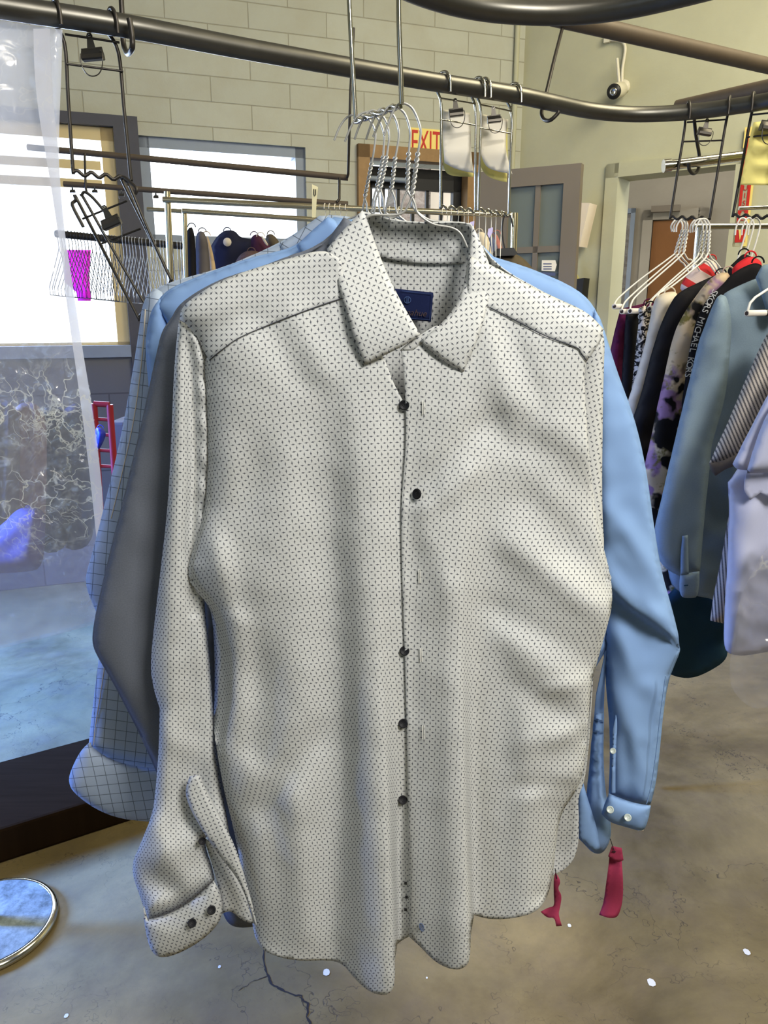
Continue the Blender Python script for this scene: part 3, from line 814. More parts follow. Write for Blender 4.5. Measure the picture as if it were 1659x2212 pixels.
def body_relief(x, y, e):
    w = 150
    f = .030 * puff(e, w) * sstep((y - 520) / 300)
    f += .012 * puff(e, 60)
    # long crest on the wearer's right side, falling sharply to the button line
    f += ridge(x, y, [(850, 790), (1200, 806), (1400, 818), (1660, 832), (1800, 838), (1950, 846), (2150, 855)],
               [(780, .004), (1000, .016), (1400, .026), (1660, .034), (1900, .042), (2110, .048)],
               [(800, 40), (1400, 46), (2000, 56)], [(850, 45), (1300, 38), (1600, 22), (1850, 9), (2050, 5)], 14)
    # crest on the buttonhole side
    f += ridge(x, y, [(850, 978), (1200, 986), (1400, 991), (1660, 1000), (1900, 1009), (2070, 1015)],
               [(800, .003), (1000, .014), (1400, .022), (1660, .030), (1850, .036), (2070, .042)],
               [(800, 40), (1400, 46), (2000, 52)], [(850, 60), (1200, 30), (1500, 13), (1700, 8), (2000, 5)], 14)
    f += ridge(x, y, [(1000, 705), (1400, 728), (1700, 735), (2000, 715)], [(850, 0), (1100, -.007), (1600, -.014), (2070, -.012)], 42, 30)
    f += ridge(x, y, [(900, 610), (1200, 640), (1500, 650), (1750, 650), (2050, 660)], [(850, 0), (1100, .006), (1500, .010), (1800, .009), (2050, .006)], 55, 45)
    f += ridge(x, y, [(1250, 540), (1600, 560), (1800, 590), (2050, 600)], [(1250, 0), (1450, -.007), (1700, -.007), (2050, -.004)], 34, 34)
    f += ridge(x, y, [(1700, 545), (2050, 570)], [(1620, 0), (1800, .006), (2050, .006)], 30, 26)
    f += ridge(x, y, [(900, 1060), (1300, 1075), (1700, 1085), (2000, 1090)], [(850, 0), (1200, -.003), (1600, -.008), (2000, -.010)], 40, 34)
    f += ridge(x, y, [(1400, 1150), (1700, 1140), (1980, 1135)], [(1350, 0), (1600, .006), (1980, .010)], 38, 38)
    f += ridge(x, y, [(1500, 1205), (1900, 1180)], [(1450, 0), (1700, -.005), (1980, -.006)], 30, 30)
    f += ridge(x, y, [(1200, 826), (1660, 850), (1950, 862), (2110, 868)], [(1200, 0), (1400, -.006), (1700, -.011), (2110, -.014)], 9, 16)
    f += ridge(x, y, [(1200, 1012), (1660, 1020), (2070, 1032)], [(1200, 0), (1400, -.004), (1700, -.009), (2070, -.012)], 10, 24)
    # underarm fold on the left: the front turns back under the arm
    xr = lut(y, [(1180, 425), (1250, 440), (1300, 470), (1350, 496), (1420, 510), (1520, 508), (1590, 496), (1650, 470)])
    am = lut(y, [(1200, 0), (1270, .004), (1330, .02), (1400, .026), (1520, .024), (1590, .012), (1650, 0)])
    f -= am * sstep((xr - x) / 26); f += .006 * np.exp(-((x - xr - 14) / 18) ** 2 / 2) * (am / .026)
    for a in [((1110, 1180), (1310, 1330), 26, .008), ((1150, 1090), (1305, 1250), 28, -.008), ((1080, 1320), (1290, 1440), 26, -.006),
              ((1110, 1390), (1285, 1520), 28, .007), ((1140, 1500), (1275, 1580), 22, -.006), ((1150, 1600), (1265, 1560), 20, .005),
              ((1190, 1490), (1278, 1470), 14, .005), ((1130, 870), (1270, 970), 26, .005), ((1090, 930), (1270, 1060), 30, -.006), ((905, 1060), (1030, 930), 26, -.007),
              ((925, 1090), (1010, 1030), 20, .005), ((905, 1100), (960, 1260), 22, .004),
              ((480, 1640), (610, 1710), 30, .006), ((560, 1740), (680, 1600), 24, -.006), ((640, 1760), (665, 2000), 26, .006),
              ((515, 1830), (560, 1990), 24, -.005), ((600, 1180), (545, 1330), 30, .004), ((470, 1180), (510, 1330), 18, .004),
              ((560, 690), (640, 810), 24, -.004), ((640, 690), (700, 800), 22, .004), ((1060, 720), (1100, 900), 22, .005), ((1100, 720), (1170, 880), 20, -.004),
              ((450, 720), (520, 690), 22, -.006), ((1290, 1560), (1200, 1600), 14, .004), ((1260, 1660), (1160, 1720), 18, .004), ((1240, 1700), (1130, 1700), 14, -.004)]:
        f += crease(x, y, *a)
    f += blob(x, y, 540, 1040, 34, 60, -.008, 12) + blob(x, y, 500, 1010, 30, 50, .005) + blob(x, y, 560, 1480, 40, 80, -.006) + blob(x, y, 1240, 1130, 36, 70, -.006, 25)
    f += blob(x, y, 470, 1220, 20, 60, .008, -12) + blob(x, y, 1000, 2000, 60, 40, .004)
    f += wob(x, y, 95, .0018, 1) + wob(x, y, 38, .0007, 5)
    # lower edge drawn towards the viewer
    return f
def body_Y(x, y, e): return Y0 + .018 - body_relief(x, y, e)
FL = [(752, 628, 1), (680, 652), (600, 682), (520, 716), (480, 742), (450, 766, 1), (441, 785), (443, 800), (449, 900), (450, 1000), (445, 1090), (426, 1160), (408, 1213), (405, 1245), (420, 1275),
      (445, 1300), (458, 1325), (463, 1400), (464, 1500), (461, 1560), (468, 1620), (482, 1700), (507, 1800), (530, 1920), (546, 2000), (553, 2034), (576, 2060), (640, 2077), (712, 2073), (742, 2083), (764, 2112), (793, 2140), (826, 2152), (848, 2142),
      (854, 2112), (853, 2075, 1), (858, 2040, 1), (870, 2030), (890, 2020, 1), (892, 1900), (890, 1660), (885, 1400), (880, 1200), (882, 1000), (882, 890), (872, 868), (852, 832), (838, 795), (826, 765), (790, 740, 1), (775, 680)]
pins = pin_L
def e_of(x, y, p): return seg_dist(x, y, p, False)
front_pins = pin_L[::-1] + [(388, 690)]
def dY_L(x, y, e):
    e = np.minimum(e_of(x, y, pin_L), e_of(x, y, pin_T) * 2.0)
    return body_Y(x, y, e)
def dY_R(x, y, e):
    e = np.minimum(e_of(x, y, pin_R), e_of(x, y, pin_T) * 2.0)
    return body_Y(x, y, e) - .0032 * sstep((930 - x) / 45 + .5) - .0008
sheet('front_panel', FL, dY_L, DS, white, 8, rot=-4, arc=870, uvo=(.003, .001), warp=lambda x, y: (.004 * math.sin(y / 160.), .006 * math.sin(x / 170.)))
FR = [(866, 757, 1), (872, 800), (877, 880), (877, 960), (871, 1040), (867, 1100), (868, 1200), (871, 1300), (876, 1450), (880, 1660), (882, 1850), (884, 1970), (884, 2024, 1), (905, 2042), (935, 2074), (962, 2090), (990, 2096), (1010, 2086), (1016, 2062), (1017, 2020, 1), (1024, 1977, 1),
      (1060, 1987), (1120, 1983), (1165, 1967), (1186, 1930), (1196, 1880), (1203, 1800), (1213, 1755), (1240, 1715), (1254, 1690), (1264, 1640), (1271, 1560), (1276, 1480), (1290, 1430), (1310, 1360), (1324, 1305), (1320, 1248), (1306, 1190), (1298, 1165), (1288, 1110), (1277, 1030), (1269, 930), (1263, 840), (1262, 800),
      (1270, 774, 1), (1256, 752), (1244, 738), (1180, 714), (1120, 683), (1058, 652, 1), (1020, 640, 1), (1000, 670), (955, 715), (905, 742)]
sheet('front_panel', FR, dY_R, DS, white, 8, rot=2, arc=870, warp=lambda x, y: (.004 * math.sin(y / 190. + 1), .006 * math.sin(x / 150.)))
# yoke pieces, cut on the bias, sewn over the shoulders
YL = [(735, 560, 1), (700, 537), (620, 559), (540, 582), (470, 609), (414, 644), (391, 667), (388, 690, 1), (408, 703), (434, 748), (452, 778, 1), (480, 755), (520, 728), (600, 694), (680, 664), (748, 641, 1)]
YR = [(1016, 553, 1), (1065, 574), (1120, 604), (1200, 643), (1270, 674), (1304, 711, 1), (1300, 735), (1268, 780, 1), (1255, 762), (1244, 750), (1180, 726), (1120, 695), (1058, 664, 1), (1010, 650, 1)]
sheet('yoke', YL, lambda x, y, e: dY_L(x, y, e) - .0012, DS, white, 9, rot=45)
sheet('yoke', YR, lambda x, y, e: dY_R(x, y, e) - .0012, DS, white, 9, rot=45)
# back
BP = [(745, 548, 1), (783, 456, 1), (800, 463), (850, 477), (920, 483), (990, 480), (1016, 485, 1), (1062, 572), (1200, 646), (1296, 710, 1), (1290, 800), (1285, 1000), (1284, 1200), (1284, 1400), (1277, 1500), (1272, 1600), (1262, 1690), (1247, 1722), (1250, 1770), (1249, 1830), (1234, 1868), (1195, 1892),
      (1140, 1905), (900, 1935), (700, 1950), (580, 1945), (520, 1850), (500, 1600), (482, 1350), (475, 1000), (450, 800), (400, 700, 1), (470, 612)]
sheet('back_panel', BP, lambda x, y, e: Y0 + .031 + .024 * puff(e, 110) * (1 - .6 * sstep((y - 1500) / 300)) + wob(x, y, 60, .002, 3), DS, white, 14, rot=1, uvo=(.002, .003))
# collar: band inside, two leaves, stand
sheet('collar_band', [(786, 458, 1), (800, 464), (850, 477), (920, 483), (990, 480), (1016, 486, 1), (1010, 530), (1003, 569, 1), (940, 571), (870, 566), (812, 553, 1)],
      lambda x, y, e: Y0 + .050 - .010 * sstep((y - 520) / -60) + .0 * e, DS, white, 10, rot=-2)
def leafL(x, y, e): return Y0 + .030 - .062 * sstep((y - 450) / 300) - .003 * puff(e, 22)
def leafR(x, y, e): return Y0 + .032 - .062 * sstep((y - 470) / 290) - .003 * puff(e, 22)
sheet('collar', [(783, 454, 1), (792, 470), (812, 530), (838, 596), (872, 662), (908, 722, 1), (882, 742), (832, 767), (786, 789, 1), (768, 742), (745, 662), (724, 592), (706, 538, 1), (738, 500)], leafL, DS, white, 9, rot=-22, thick=.0028)
sheet('collar', [(1020, 484, 1), (1016, 520), (1008, 580), (998, 632), (975, 675), (940, 712), (908, 736, 1), (925, 754), (960, 782), (1001, 804, 1), (1028, 745), (1050, 678), (1066, 596, 1), (1046, 540)], leafR, DS, white, 9, rot=38, thick=.0028)
sheet('collar_stand', [(864, 757, 1), (886, 738), (910, 722, 1), (942, 702), (950, 706, 1), (912, 740), (893, 756, 1)], lambda x, y, e: Y0 - .026 + 0 * x, DS, white, 7, rot=-30, thick=.003)
# label inside the neck
lab = sheet('neck_label', [(840, 622, 1), (936, 632, 1), (931, 695, 1), (845, 688, 1)], lambda x, y, e: Y0 + .034 + 0 * x, M['label'], white, 10, thick=.001)
def ring(mb, px, py, r, Y, w, n=20):
    mb.tube([at(px + r * math.cos(2 * PI * k / n), py + r * math.sin(2 * PI * k / n), Y) for k in range(n)], w, 5, closed=True)
b = MB(); ring(b, 880, 648, 7.2, Y0 + .0325, .0004)
for dx in (-2.6, 0, 2.6): b.tube([at(880 + dx, 642, Y0 + .0325), at(880 + dx, 654, Y0 + .0325)], .0004, 5)
b.build('emblem', M['label_ink'], lab)
p, q = at(880, 674, Y0 + .0325), at(905, 676, Y0 + .0325)
b = MB(); V, Fs = text_geo('Donahue', .0098, at(886, 675, Y0 + .0325), q - p, (0, 0, 1), .0002, .4); b.add(V, Fs); b.build('script', M['label_gold'], lab)
b = MB(); b.tube([at(x, y, Y0 + .0325) for x, y in [(868, 628.5), (932, 635.5), (928, 691), (880, 687.5)]], .0003, 5); b.build('label_border', M['label_ink'], lab)

def button(px, py, Y, r, mat, parent, tilt=0.0, n=20):
    c = at(px, py, Y); ax = (CAM - c).normalized(); ax = (ax + Vector((tilt, 0, 0))).normalized()
    b = MB(); b.lathe([(0, -.001), (r * .9, -.001), (r, 0), (r, .0012), (r * .86, .002), (r * .74, .0014), (0, .0012)], c, n, 0, ax)
    o = b.build('button', mat, parent)
    h = MB(); u = ax.orthogonal().normalized(); v = ax.cross(u)
    for k in range(4): h.lathe([(r * .1, .0012), (r * .1, .0016), (0, .0016)], c + (u * math.cos(k * PI / 2 + .7) + v * math.sin(k * PI / 2 + .7)) * r * .26, 8, 0, ax)
    h.build('stitch', M['thread_dark'] if mat is M['button_black'] else M['thread'], o)
    return o
def front_Y(px, py, fn): return float(fn(np.array([float(px)]), np.array([float(py)]), None)[0])
for (x, y, t) in [(873, 875, 0), (874, 1406, 0), (871, 1563, 0), (870, 1728, 0)]:
    button(x, y, front_Y(x, y, dY_L) - .0028, .0056, M['button_black'], white, t)
button(901, 1067, front_Y(901, 1067, dY_R) - .006, .0060, M['button_black'], white, -.9)
button(890, 757, Y0 - .0235, .0050, M['button_black'], white)
for (x, y) in [(914, 880), (906, 1245), (909, 1415), (914, 1582)]:
    Yb = front_Y(x, y, dY_R) - .0014
    b = MB(); b.tube([at(x - 1.4, y - 15, Yb), at(x - 1.0, y + 15, Yb)], .0006, 5); b.tube([at(x + 2, y - 14, Yb), at(x + 2.2, y + 14, Yb)], .0004, 5)
    b.build('buttonhole', M['thread'], white)
for (x, y) in [(876, 1908), (878, 1938), (876, 1965)]:
    Yb = front_Y(x, y, dY_L) - .0026; c = at(x, y, Yb)
    b = MB(); b.box(c, (.0034, .0016, .0034), None, 0, .0005); b.tube([c, c + Vector((.003, -.001, -.003))], .0003, 4); b.build('thread_knot', M['thread_dark'], white)
Yb = front_Y(911, 2003, dY_R) - .0016
b = MB(); n = 18
b.tube([at(911 + 4.5 * math.cos(2 * PI * k / n) + 2.2 * math.sin(2 * PI * k / n), 2003 + 8.5 * math.sin(2 * PI * k / n), Yb) for k in range(n)], .0005, 5, closed=True)
for dx in (-2, 1): b.tube([at(911 + dx - 1, 1998, Yb), at(911 + dx + 1, 2009, Yb)], .0005, 5)
b.build('emblem', M['emblem'], white)
# seam piping along yoke and armhole
b = MB()
for pts in ([(452, 778), (480, 755), (520, 728), (600, 694), (680, 664), (748, 641)],):
    P = np.array([tuple(p) for p in spline(pts, 6)]); D = dY_L(P[:, 0], P[:, 1], None) - .002; b.tube([at(x, y, d) for (x, y), d in zip(P, D)], .0005, 5)
b.build('yoke_seam', DS, white); b = MB()
P = np.array([tuple(p) for p in spline([(1268, 780), (1255, 762), (1244, 750), (1180, 726), (1120, 695), (1058, 664)], 6)]); D = dY_R(P[:, 0], P[:, 1], None) - .002
b.tube([at(x, y, d) for (x, y), d in zip(P, D)], .0005, 5); b.build('yoke_seam', DS, white)

# sleeves of the white shirt
def slvL(x, y, e):
    f = .014 * puff(e, 26)
    f += ridge(x, y, [(700, 396), (1000, 386), (1200, 378), (1500, 366), (1750, 360), (1850, 345)], [(690, .006), (900, .010), (1300, .014), (1700, .014), (1850, .006)], 26, 30)
    f -= np.where(y < 1330, ridge(x, y, [(700, 402), (800, 411), (1000, 418), (1200, 413), (1330, 420)], [(700, .004), (800, .012), (1250, .014), (1330, .004)], 9, 9), 0)
    f += ridge(x, y, [(1250, 330), (1450, 332), (1540, 345)], [(1180, 0), (1350, -.008), (1530, -.006), (1560, 0)], 20, 16)
    f += ridge(x, y, [(1300, 430), (1600, 440), (1800, 420)], [(1280, 0), (1400, .004), (1700, -.006), (1850, 0)], 20, 20)
    for a in [((330, 1790), (400, 1900), 22, .010), ((300, 1880), (420, 1950), 20, -.008), ((350, 1850), (450, 1800), 24, .008), ((320, 1960), (400, 1930), 14, .007), ((430, 730), (450, 1000), 9, .004), ((405, 690), (425, 730), 10, .006),
              ((430, 1150), (415, 1250), 10, .005), ((380, 1600), (460, 1640), 22, .004)]:
        f += crease(x, y, *a)
    f += .012 * sstep((y - 1700) / 250) * puff(e, 70)
    k = sstep((x - 410) / 20) * sstep((1300 - y) / 60)
    f += k * (.006 * np.sin((y) / 11.0) * np.exp(-((x - 436) / 8) ** 2) * .5)
    return Y0 + .030 - f + wob(x, y, 50, .0015, 9) - .012 * sstep((y - 1650) / 200)
SLV = [(386, 692, 1), (376, 790), (370, 950), (362, 1100), (347, 1230), (334, 1340), (324, 1440), (332, 1490), (345, 1530, 1), (343, 1620), (336, 1710), (329, 1760), (302, 1826), (286, 1862), (287, 1893), (300, 1930), (312, 1965), (318, 1990, 1), (372, 1973), (420, 1943), (464, 1903, 1), (458, 1870), (446, 1838), (440, 1800), (500, 1830, 1),
       (490, 1760), (476, 1690), (466, 1620), (460, 1530), (454, 1440), (446, 1350), (442, 1310, 1), (440, 1240), (440, 1170), (456, 1100), (462, 1000), (460, 900), (452, 800), (440, 745), (410, 702)]
sheet('sleeve', SLV, slvL, DS, white, 8, rot=5, arc=390)
sheet('sleeve', [(1298, 706), (1307, 735), (1304, 800), (1302, 900), (1300, 1100), (1307, 1195), (1292, 1240, 1), (1230, 1100), (1235, 900), (1245, 780)], lambda x, y, e: Y0 + .028 - .010 * puff(e, 30), DS, white, 10, rot=28)
# inside of the open sleeve end and its placket flap
sheet('sleeve_lining', [(436, 1800), (480, 1850), (520, 1900), (548, 1995, 1), (525, 1990), (498, 1966), (480, 1974, 1), (476, 1930), (456, 1860)], lambda x, y, e: Y0 + .008 + 0 * x, DS, white, 9, rot=20)
sheet('sleeve_placket', [(410, 1676, 1), (432, 1673, 1), (443, 1700), (470, 1752), (508, 1826), (528, 1890), (543, 1945), (555, 2002, 1), (548, 1985), (528, 1930), (512, 1896), (484, 1862), (452, 1818), (428, 1778), (408, 1742), (399, 1708)],
      lambda x, y, e: Y0 - .010 - .012 * sstep((y - 1660) / 160) - .004 * puff(e, 14), DS, white, 7, rot=24, thick=.002)
cuff = [(318, 1988, 1), (372, 1972), (420, 1942), (462, 1903, 1), (476, 1925), (482, 1958), (478, 1984), (462, 2008), (430, 2036), (385, 2061), (348, 2070), (328, 2058), (318, 2030), (310, 1985), (310, 1958, 1)]
cuffY = lambda x, y, e: Y0 - .012 - .014 * puff(e, 80) + wob(x, y, 40, .001, 2)
cf = sheet('cuff', cuff, cuffY, DS, white, 8, rot=-24, thick=.0025)
for (x, y) in [(457, 1966), (415, 1994)]: button(x, y, Y0 - .030, .0056, M['button_black'], cf)
button(437, 1817, front_Y(437, 1817, lambda x, y, e: slvL(x, y, np.array([10.]))) - .013, .0048, M['button_black'], white)
b = MB(); b.tube([at(x, y, Y0 - .008) for x, y in spline([(320, 1988), (372, 1973), (420, 1943), (462, 1904)], 6)], .0008, 5); b.build('cuff_seam', M['thread'], cf)

# ------------------------------------------------------------------ grey shirt
Y1 = .945
gray = thing('dress_shirt', 'charcoal grey melange shirt hanging directly behind the white cross-print shirt', 'shirt', at(800, 1900, Y1), 'dress shirts on one hook')
pf = lambda Y, a, w, s=0: (lambda x, y, e: Y - a * puff(e, w) + wob(x, y, 70, .004, s) * np.clip(e / 30, 0, 1))
sheet('body', [(760, 480, 1), (742, 474, 1), (700, 528), (560, 581), (480, 603), (400, 648), (378, 690, 1), (420, 800), (438, 1000), (442, 1300), (446, 1600), (465, 1800), (478, 1960), (492, 1995), (520, 2004), (560, 1998), (700, 1940), (1000, 1900), (1140, 1880), (1230, 1600), (1250, 1300), (1256, 900), (1262, 745), (1230, 690), (1060, 600), (1010, 500), (900, 492)],
      pf(Y1, .022, 120, 1), M['gray_shirt'], gray, 18, back=.016)
GS = [(700, 526, 1), (560, 579), (480, 602), (420, 634), (385, 662), (370, 690), (352, 712), (342, 752), (328, 815), (310, 900), (292, 975), (266, 1085), (240, 1185), (212, 1305), (201, 1365), (201, 1392), (212, 1418), (242, 1468), (272, 1525), (305, 1590), (336, 1660), (352, 1700, 1), (395, 1690), (410, 1500), (410, 1100), (420, 800), (440, 700)]
sheet('sleeve', GS, lambda x, y, e: Y1 - .008 - .020 * puff(e, 60) + ridge(x, y, [(700, 400), (1100, 380), (1500, 370)], [(700, .004), (1200, .012), (1600, .012)], 50, 40) + wob(x, y, 80, .003, 8), M['gray_shirt'], gray, 12, back=.02)
sheet('sleeve', [(1200, 680), (1262, 745), (1270, 900), (1275, 1100), (1285, 1260), (1270, 1400), (1240, 1500), (1200, 1480), (1190, 1000)], pf(Y1 - .002, .012, 40, 6), M['gray_shirt'], gray, 22, back=.015)
sheet('collar', [(742, 470, 1), (760, 476), (770, 520), (740, 545), (706, 532, 1), (722, 500)], lambda x, y, e: Y1 - .018 - .008 * puff(e, 20), M['gray_shirt'], gray, 8, thick=.003)

# ------------------------------------------------------------------ blue shirt
Y2 = 1.015
blue = thing('dress_shirt', 'light blue twill dress shirt, its long right sleeve bent outward, third from the front', 'shirt', at(900, 1850, Y2), 'dress shirts on one hook')
BS = M['blue_shirt']
sheet('body', [(722, 470, 1), (700, 485), (640, 532), (600, 545), (545, 556), (440, 594), (370, 622), (345, 645), (334, 668, 1), (370, 720), (430, 900), (460, 1300), (480, 1700), (600, 1850), (1000, 1880), (1150, 1860), (1205, 1790), (1242, 1735), (1250, 1700), (1258, 1600), (1262, 1480), (1310, 1400, 1), (1306, 1470), (1303, 1560), (1302, 1650), (1308, 1720), (1318, 1770), (1319, 1810), (1303, 1842),
                (1282, 1843), (1262, 1822), (1248, 1808, 1), (1260, 1800, 1), (1288, 1500, 1), (1320, 1350), (1320, 1200), (1310, 900), (1306, 740), (1290, 672), (1250, 626), (1150, 582), (1066, 556, 1), (1010, 500), (900, 490), (780, 480)],
      lambda x, y, e: Y2 - .016 * puff(e, 50) - .012 * puff(e, 140) + wob(x, y, 90, .002, 4) - ridge(x, y, [(500, 700), (640, 690)], [(500, .004), (640, 0)], 30, 60), BS, blue, 14, back=.02)
sheet('body_tail', [(1258, 1680, 1), (1262, 1700), (1276, 1745), (1290, 1790), (1297, 1832, 1), (1285, 1842), (1262, 1824), (1247, 1808), (1246, 1720)], lambda x, y, e: Y2 - .036 - .006 * puff(e, 20), BS, blue, 8, thick=.002)
sheet('sleeve', [(346, 645, 1), (330, 668), (320, 700), (315, 755), (322, 825), (330, 900), (320, 1050), (300, 1300), (330, 1500), (370, 1650), (400, 1650), (400, 1000), (380, 760)], pf(Y2 - .004, .014, 30, 2), BS, blue, 12, back=.015)
SR = [(1284, 668, 1), (1296, 690), (1306, 720), (1330, 800), (1370, 905), (1394, 1010), (1410, 1130), (1426, 1232), (1449, 1310), (1469, 1392), (1466, 1412), (1458, 1430), (1442, 1470), (1431, 1540), (1424, 1620), (1416, 1690), (1404, 1738, 1), (1360, 1735), (1316, 1716, 1), (1319, 1640), (1318, 1560), (1312, 1500), (1307, 1430), (1300, 1350), (1285, 1200), (1280, 900), (1275, 740)]
def slvR(x, y, e):
    f = .030 * puff(e, 55)
    # elbow fold: the upper arm laps over the forearm
    yc = lut(x, [(1300, 1262), (1325, 1280), (1360, 1310), (1400, 1338), (1440, 1366), (1470, 1392)])
    f -= .026 * sstep((y - yc + 3) / 16) * sstep((1560 - y) / 220); f += .006 * np.exp(-((y - yc + 22) / 22) ** 2 / 2)
    for a in [((1330, 1120), (1420, 1240), 16, .006), ((1310, 1180), (1400, 1300), 14, -.006), ((1350, 1060), (1400, 1170), 20, -.005), ((1335, 1200), (1420, 1330), 12, .005),
              ((1340, 1380), (1390, 1480), 18, .012), ((1390, 1470), (1420, 1640), 16, -.008), ((1345, 1540), (1390, 1650), 14, .005), ((1390, 1620), (1410, 1700), 8, -.005), ((1350, 1600), (1360, 1710), 10, -.004), ((1330, 820), (1350, 1000), 24, -.006), ((1300, 800), (1310, 1200), 14, .006)]:
        f += crease(x, y, *a)
    return Y2 - .012 - f + wob(x, y, 45, .0025, 7)
sv = sheet('sleeve', SR, slvR, BS, blue, 9, back=.02, uvo=(.3, .1))
for (x0, y0, x1, y1) in [(1319, 1548, 1318, 1715), (1430, 1545, 1404, 1738)]:
    pass
b = MB()
P = spline([(1443, 1460), (1432, 1540), (1423, 1620), (1413, 1690), (1402, 1736)], 8); b.tube([at(x - 5, y, Y2 - .045) for x, y in P], .0007, 4); b.build('sleeve_seam', BS, sv)
sheet('sleeve_placket', [(1331, 1545, 1), (1334, 1560), (1330, 1640), (1330, 1716, 1), (1318, 1716, 1), (1321, 1640), (1323, 1580)], lambda x, y, e: Y2 - .040 - .004 * puff(e, 6), BS, blue, 6, thick=.002)
cuffR = [(1316, 1714, 1), (1340, 1724), (1372, 1735), (1406, 1740, 1), (1402, 1765), (1394, 1790), (1384, 1796), (1350, 1786), (1316, 1776), (1299, 1758, 1), (1306, 1735)]
cb = sheet('cuff', cuffR, lambda x, y, e: Y2 - .046 - .014 * puff(e, 40), BS, blue, 7, thick=.0025)
sheet('cuff_lining', [(1404, 1738, 1), (1401, 1765), (1390, 1795, 1), (1378, 1796, 1), (1392, 1790), (1401, 1770), (1402, 1752)], lambda x, y, e: Y2 - .034 + 0 * x, M['cream'], cb, 6)
button(1324, 1622, Y2 - .048, .0042, M['button_white'], blue)
for (x, y) in [(1318, 1749), (1356, 1766)]: button(x, y, Y2 - .063, .0052, M['button_white'], cb)
sheet('collar', [(708, 468, 1), (724, 474), (738, 500), (702, 538), (655, 565), (640, 530, 1), (672, 500)], lambda x, y, e: Y2 - .034 - .008 * puff(e, 20), BS, blue, 8, thick=.003)

# red paper tags pinned to hems
def hang_tag(name, label, outline, Y, fold):
    o = sheet(name, outline, lambda x, y, e: Y + .004 * np.sin(y / 17.) + .003 * np.sin(x / 9. + y / 30.), M['red_tag'], None, 6, thick=.0006)
    tag(o, label, 'tag', 'red tags pinned to the shirts'); return o
t1 = hang_tag('hanging_tag', 'crimson paper strip tag pinned under the blue shirt, longer and hanging straight', [(1318, 1836), (1340, 1834), (1343, 1860), (1346, 1900), (1346, 1940), (1340, 1968), (1333, 1982), (1316, 1984), (1294, 1976, 1), (1304, 1950), (1309, 1910), (1315, 1870)], Y2 - .02, 0)
tf = sheet('folded_end', [(1322, 1828, 1), (1343, 1832, 1), (1347, 1858, 1), (1334, 1864), (1314, 1850, 1)], lambda x, y, e: Y2 - .028 + 0 * x, M['red_tag'], None, 6, thick=.0006)
tf.parent = t1; tf.location = tf.location - t1.location
b = MB(); b.tube([at(1318, 1812, Y2 - .03), at(1328, 1842, Y2 - .03)], .0006, 5); b.box(at(1326, 1840, Y2 - .03), (.006, .001, .001)); pi_ = b.build('pin', M['thread_dark']); pi_.parent = t1; pi_.location -= t1.location
t2 = hang_tag('hanging_tag', 'crumpled crimson paper tag hanging under the hem of the white cross-print shirt', [(1200, 1884, 1), (1212, 1905), (1204, 1920), (1214, 1935), (1210, 1960), (1206, 1975), (1214, 2000, 1), (1202, 2001, 1), (1198, 1982), (1182, 1983), (1168, 1970, 1), (1185, 1960), (1198, 1958), (1196, 1930), (1196, 1900)], Y0 + .012, 0)
b = MB(); b.tube([at(1199, 1876, Y0 + .01), at(1203, 1898, Y0 + .01)], .0006, 5); pi_ = b.build('pin', M['thread_dark']); pi_.parent = t2; pi_.location -= t2.location

# ------------------------------------------------------------------ checked shirt
Y3 = 1.085
chk = thing('dress_shirt', 'pale blue windowpane checked shirt, rearmost of the shirts on the hook', 'shirt', at(800, 1850, Y3), 'dress shirts on one hook')
CS = M['check_shirt']
sheet('body', [(712, 464, 1), (680, 478), (600, 528), (480, 579), (390, 603), (335, 622), (318, 650, 1), (380, 760), (430, 900), (470, 1300), (500, 1700), (700, 1850), (1100, 1800), (1200, 1600), (1230, 1200), (1240, 760), (1180, 650), (1060, 590), (1000, 500), (850, 480)],
      pf(Y3, .02, 120, 11), CS, chk, 20, back=.02, rot=3)
CL = [(335, 622, 1), (318, 640), (308, 665), (303, 705), (289, 800), (262, 950), (230, 1080), (204, 1185), (187, 1240), (187, 1266), (198, 1295), (213, 1330), (222, 1380), (215, 1422), (205, 1500), (197, 1568), (194, 1600), (192, 1612, 1), (230, 1640), (280, 1656), (345, 1664, 1), (400, 1640), (420, 1300), (420, 900), (400, 720), (360, 640)]
def slvC(x, y, e):
    f = .026 * puff(e, 50); f += crease(x, y, (200, 1260), (330, 1420), 26, -.012) + crease(x, y, (215, 1430), (212, 1600), 10, .004)
    return Y3 - .012 - f + wob(x, y, 60, .003, 5)
sc_o = sheet('sleeve', CL, slvC, CS, chk, 10, rot=9, back=.02)
for pts in ([(314, 668), (308, 760), (290, 900), (262, 1030), (240, 1120)], [(228, 1425), (217, 1500), (206, 1570), (202, 1610)]):
    b = MB(); P = np.array([tuple(p) for p in spline(pts, 6)]); D = slvC(P[:, 0], P[:, 1], seg_dist(P[:, 0], P[:, 1], [(p[0], p[1]) for p in CL])) - .002
    b.tube([at(x, y, d) for (x, y), d in zip(P, D)], .0008, 5)
    b.build('sleeve_seam', M['cream'], sc_o)  # cream tone: backlight along the sleeve edge put into the seam colour
sheet('cuff', [(194, 1602), (172, 1624), (151, 1668), (148, 1690), (158, 1712), (205, 1748), (262, 1770), (335, 1776, 1), (380, 1770, 1), (380, 1660, 1), (300, 1658), (235, 1640), (198, 1612, 1)], lambda x, y, e: Y3 - .042 - .016 * puff(e, 50), CS, chk, 9, rot=-6, thick=.0025)
sheet('collar', [(690, 466, 1), (712, 466), (716, 490), (640, 540), (618, 560), (602, 530, 1), (660, 488)], lambda x, y, e: Y3 - .032 - .008 * puff(e, 20), CS, chk, 8, thick=.003, rot=30)

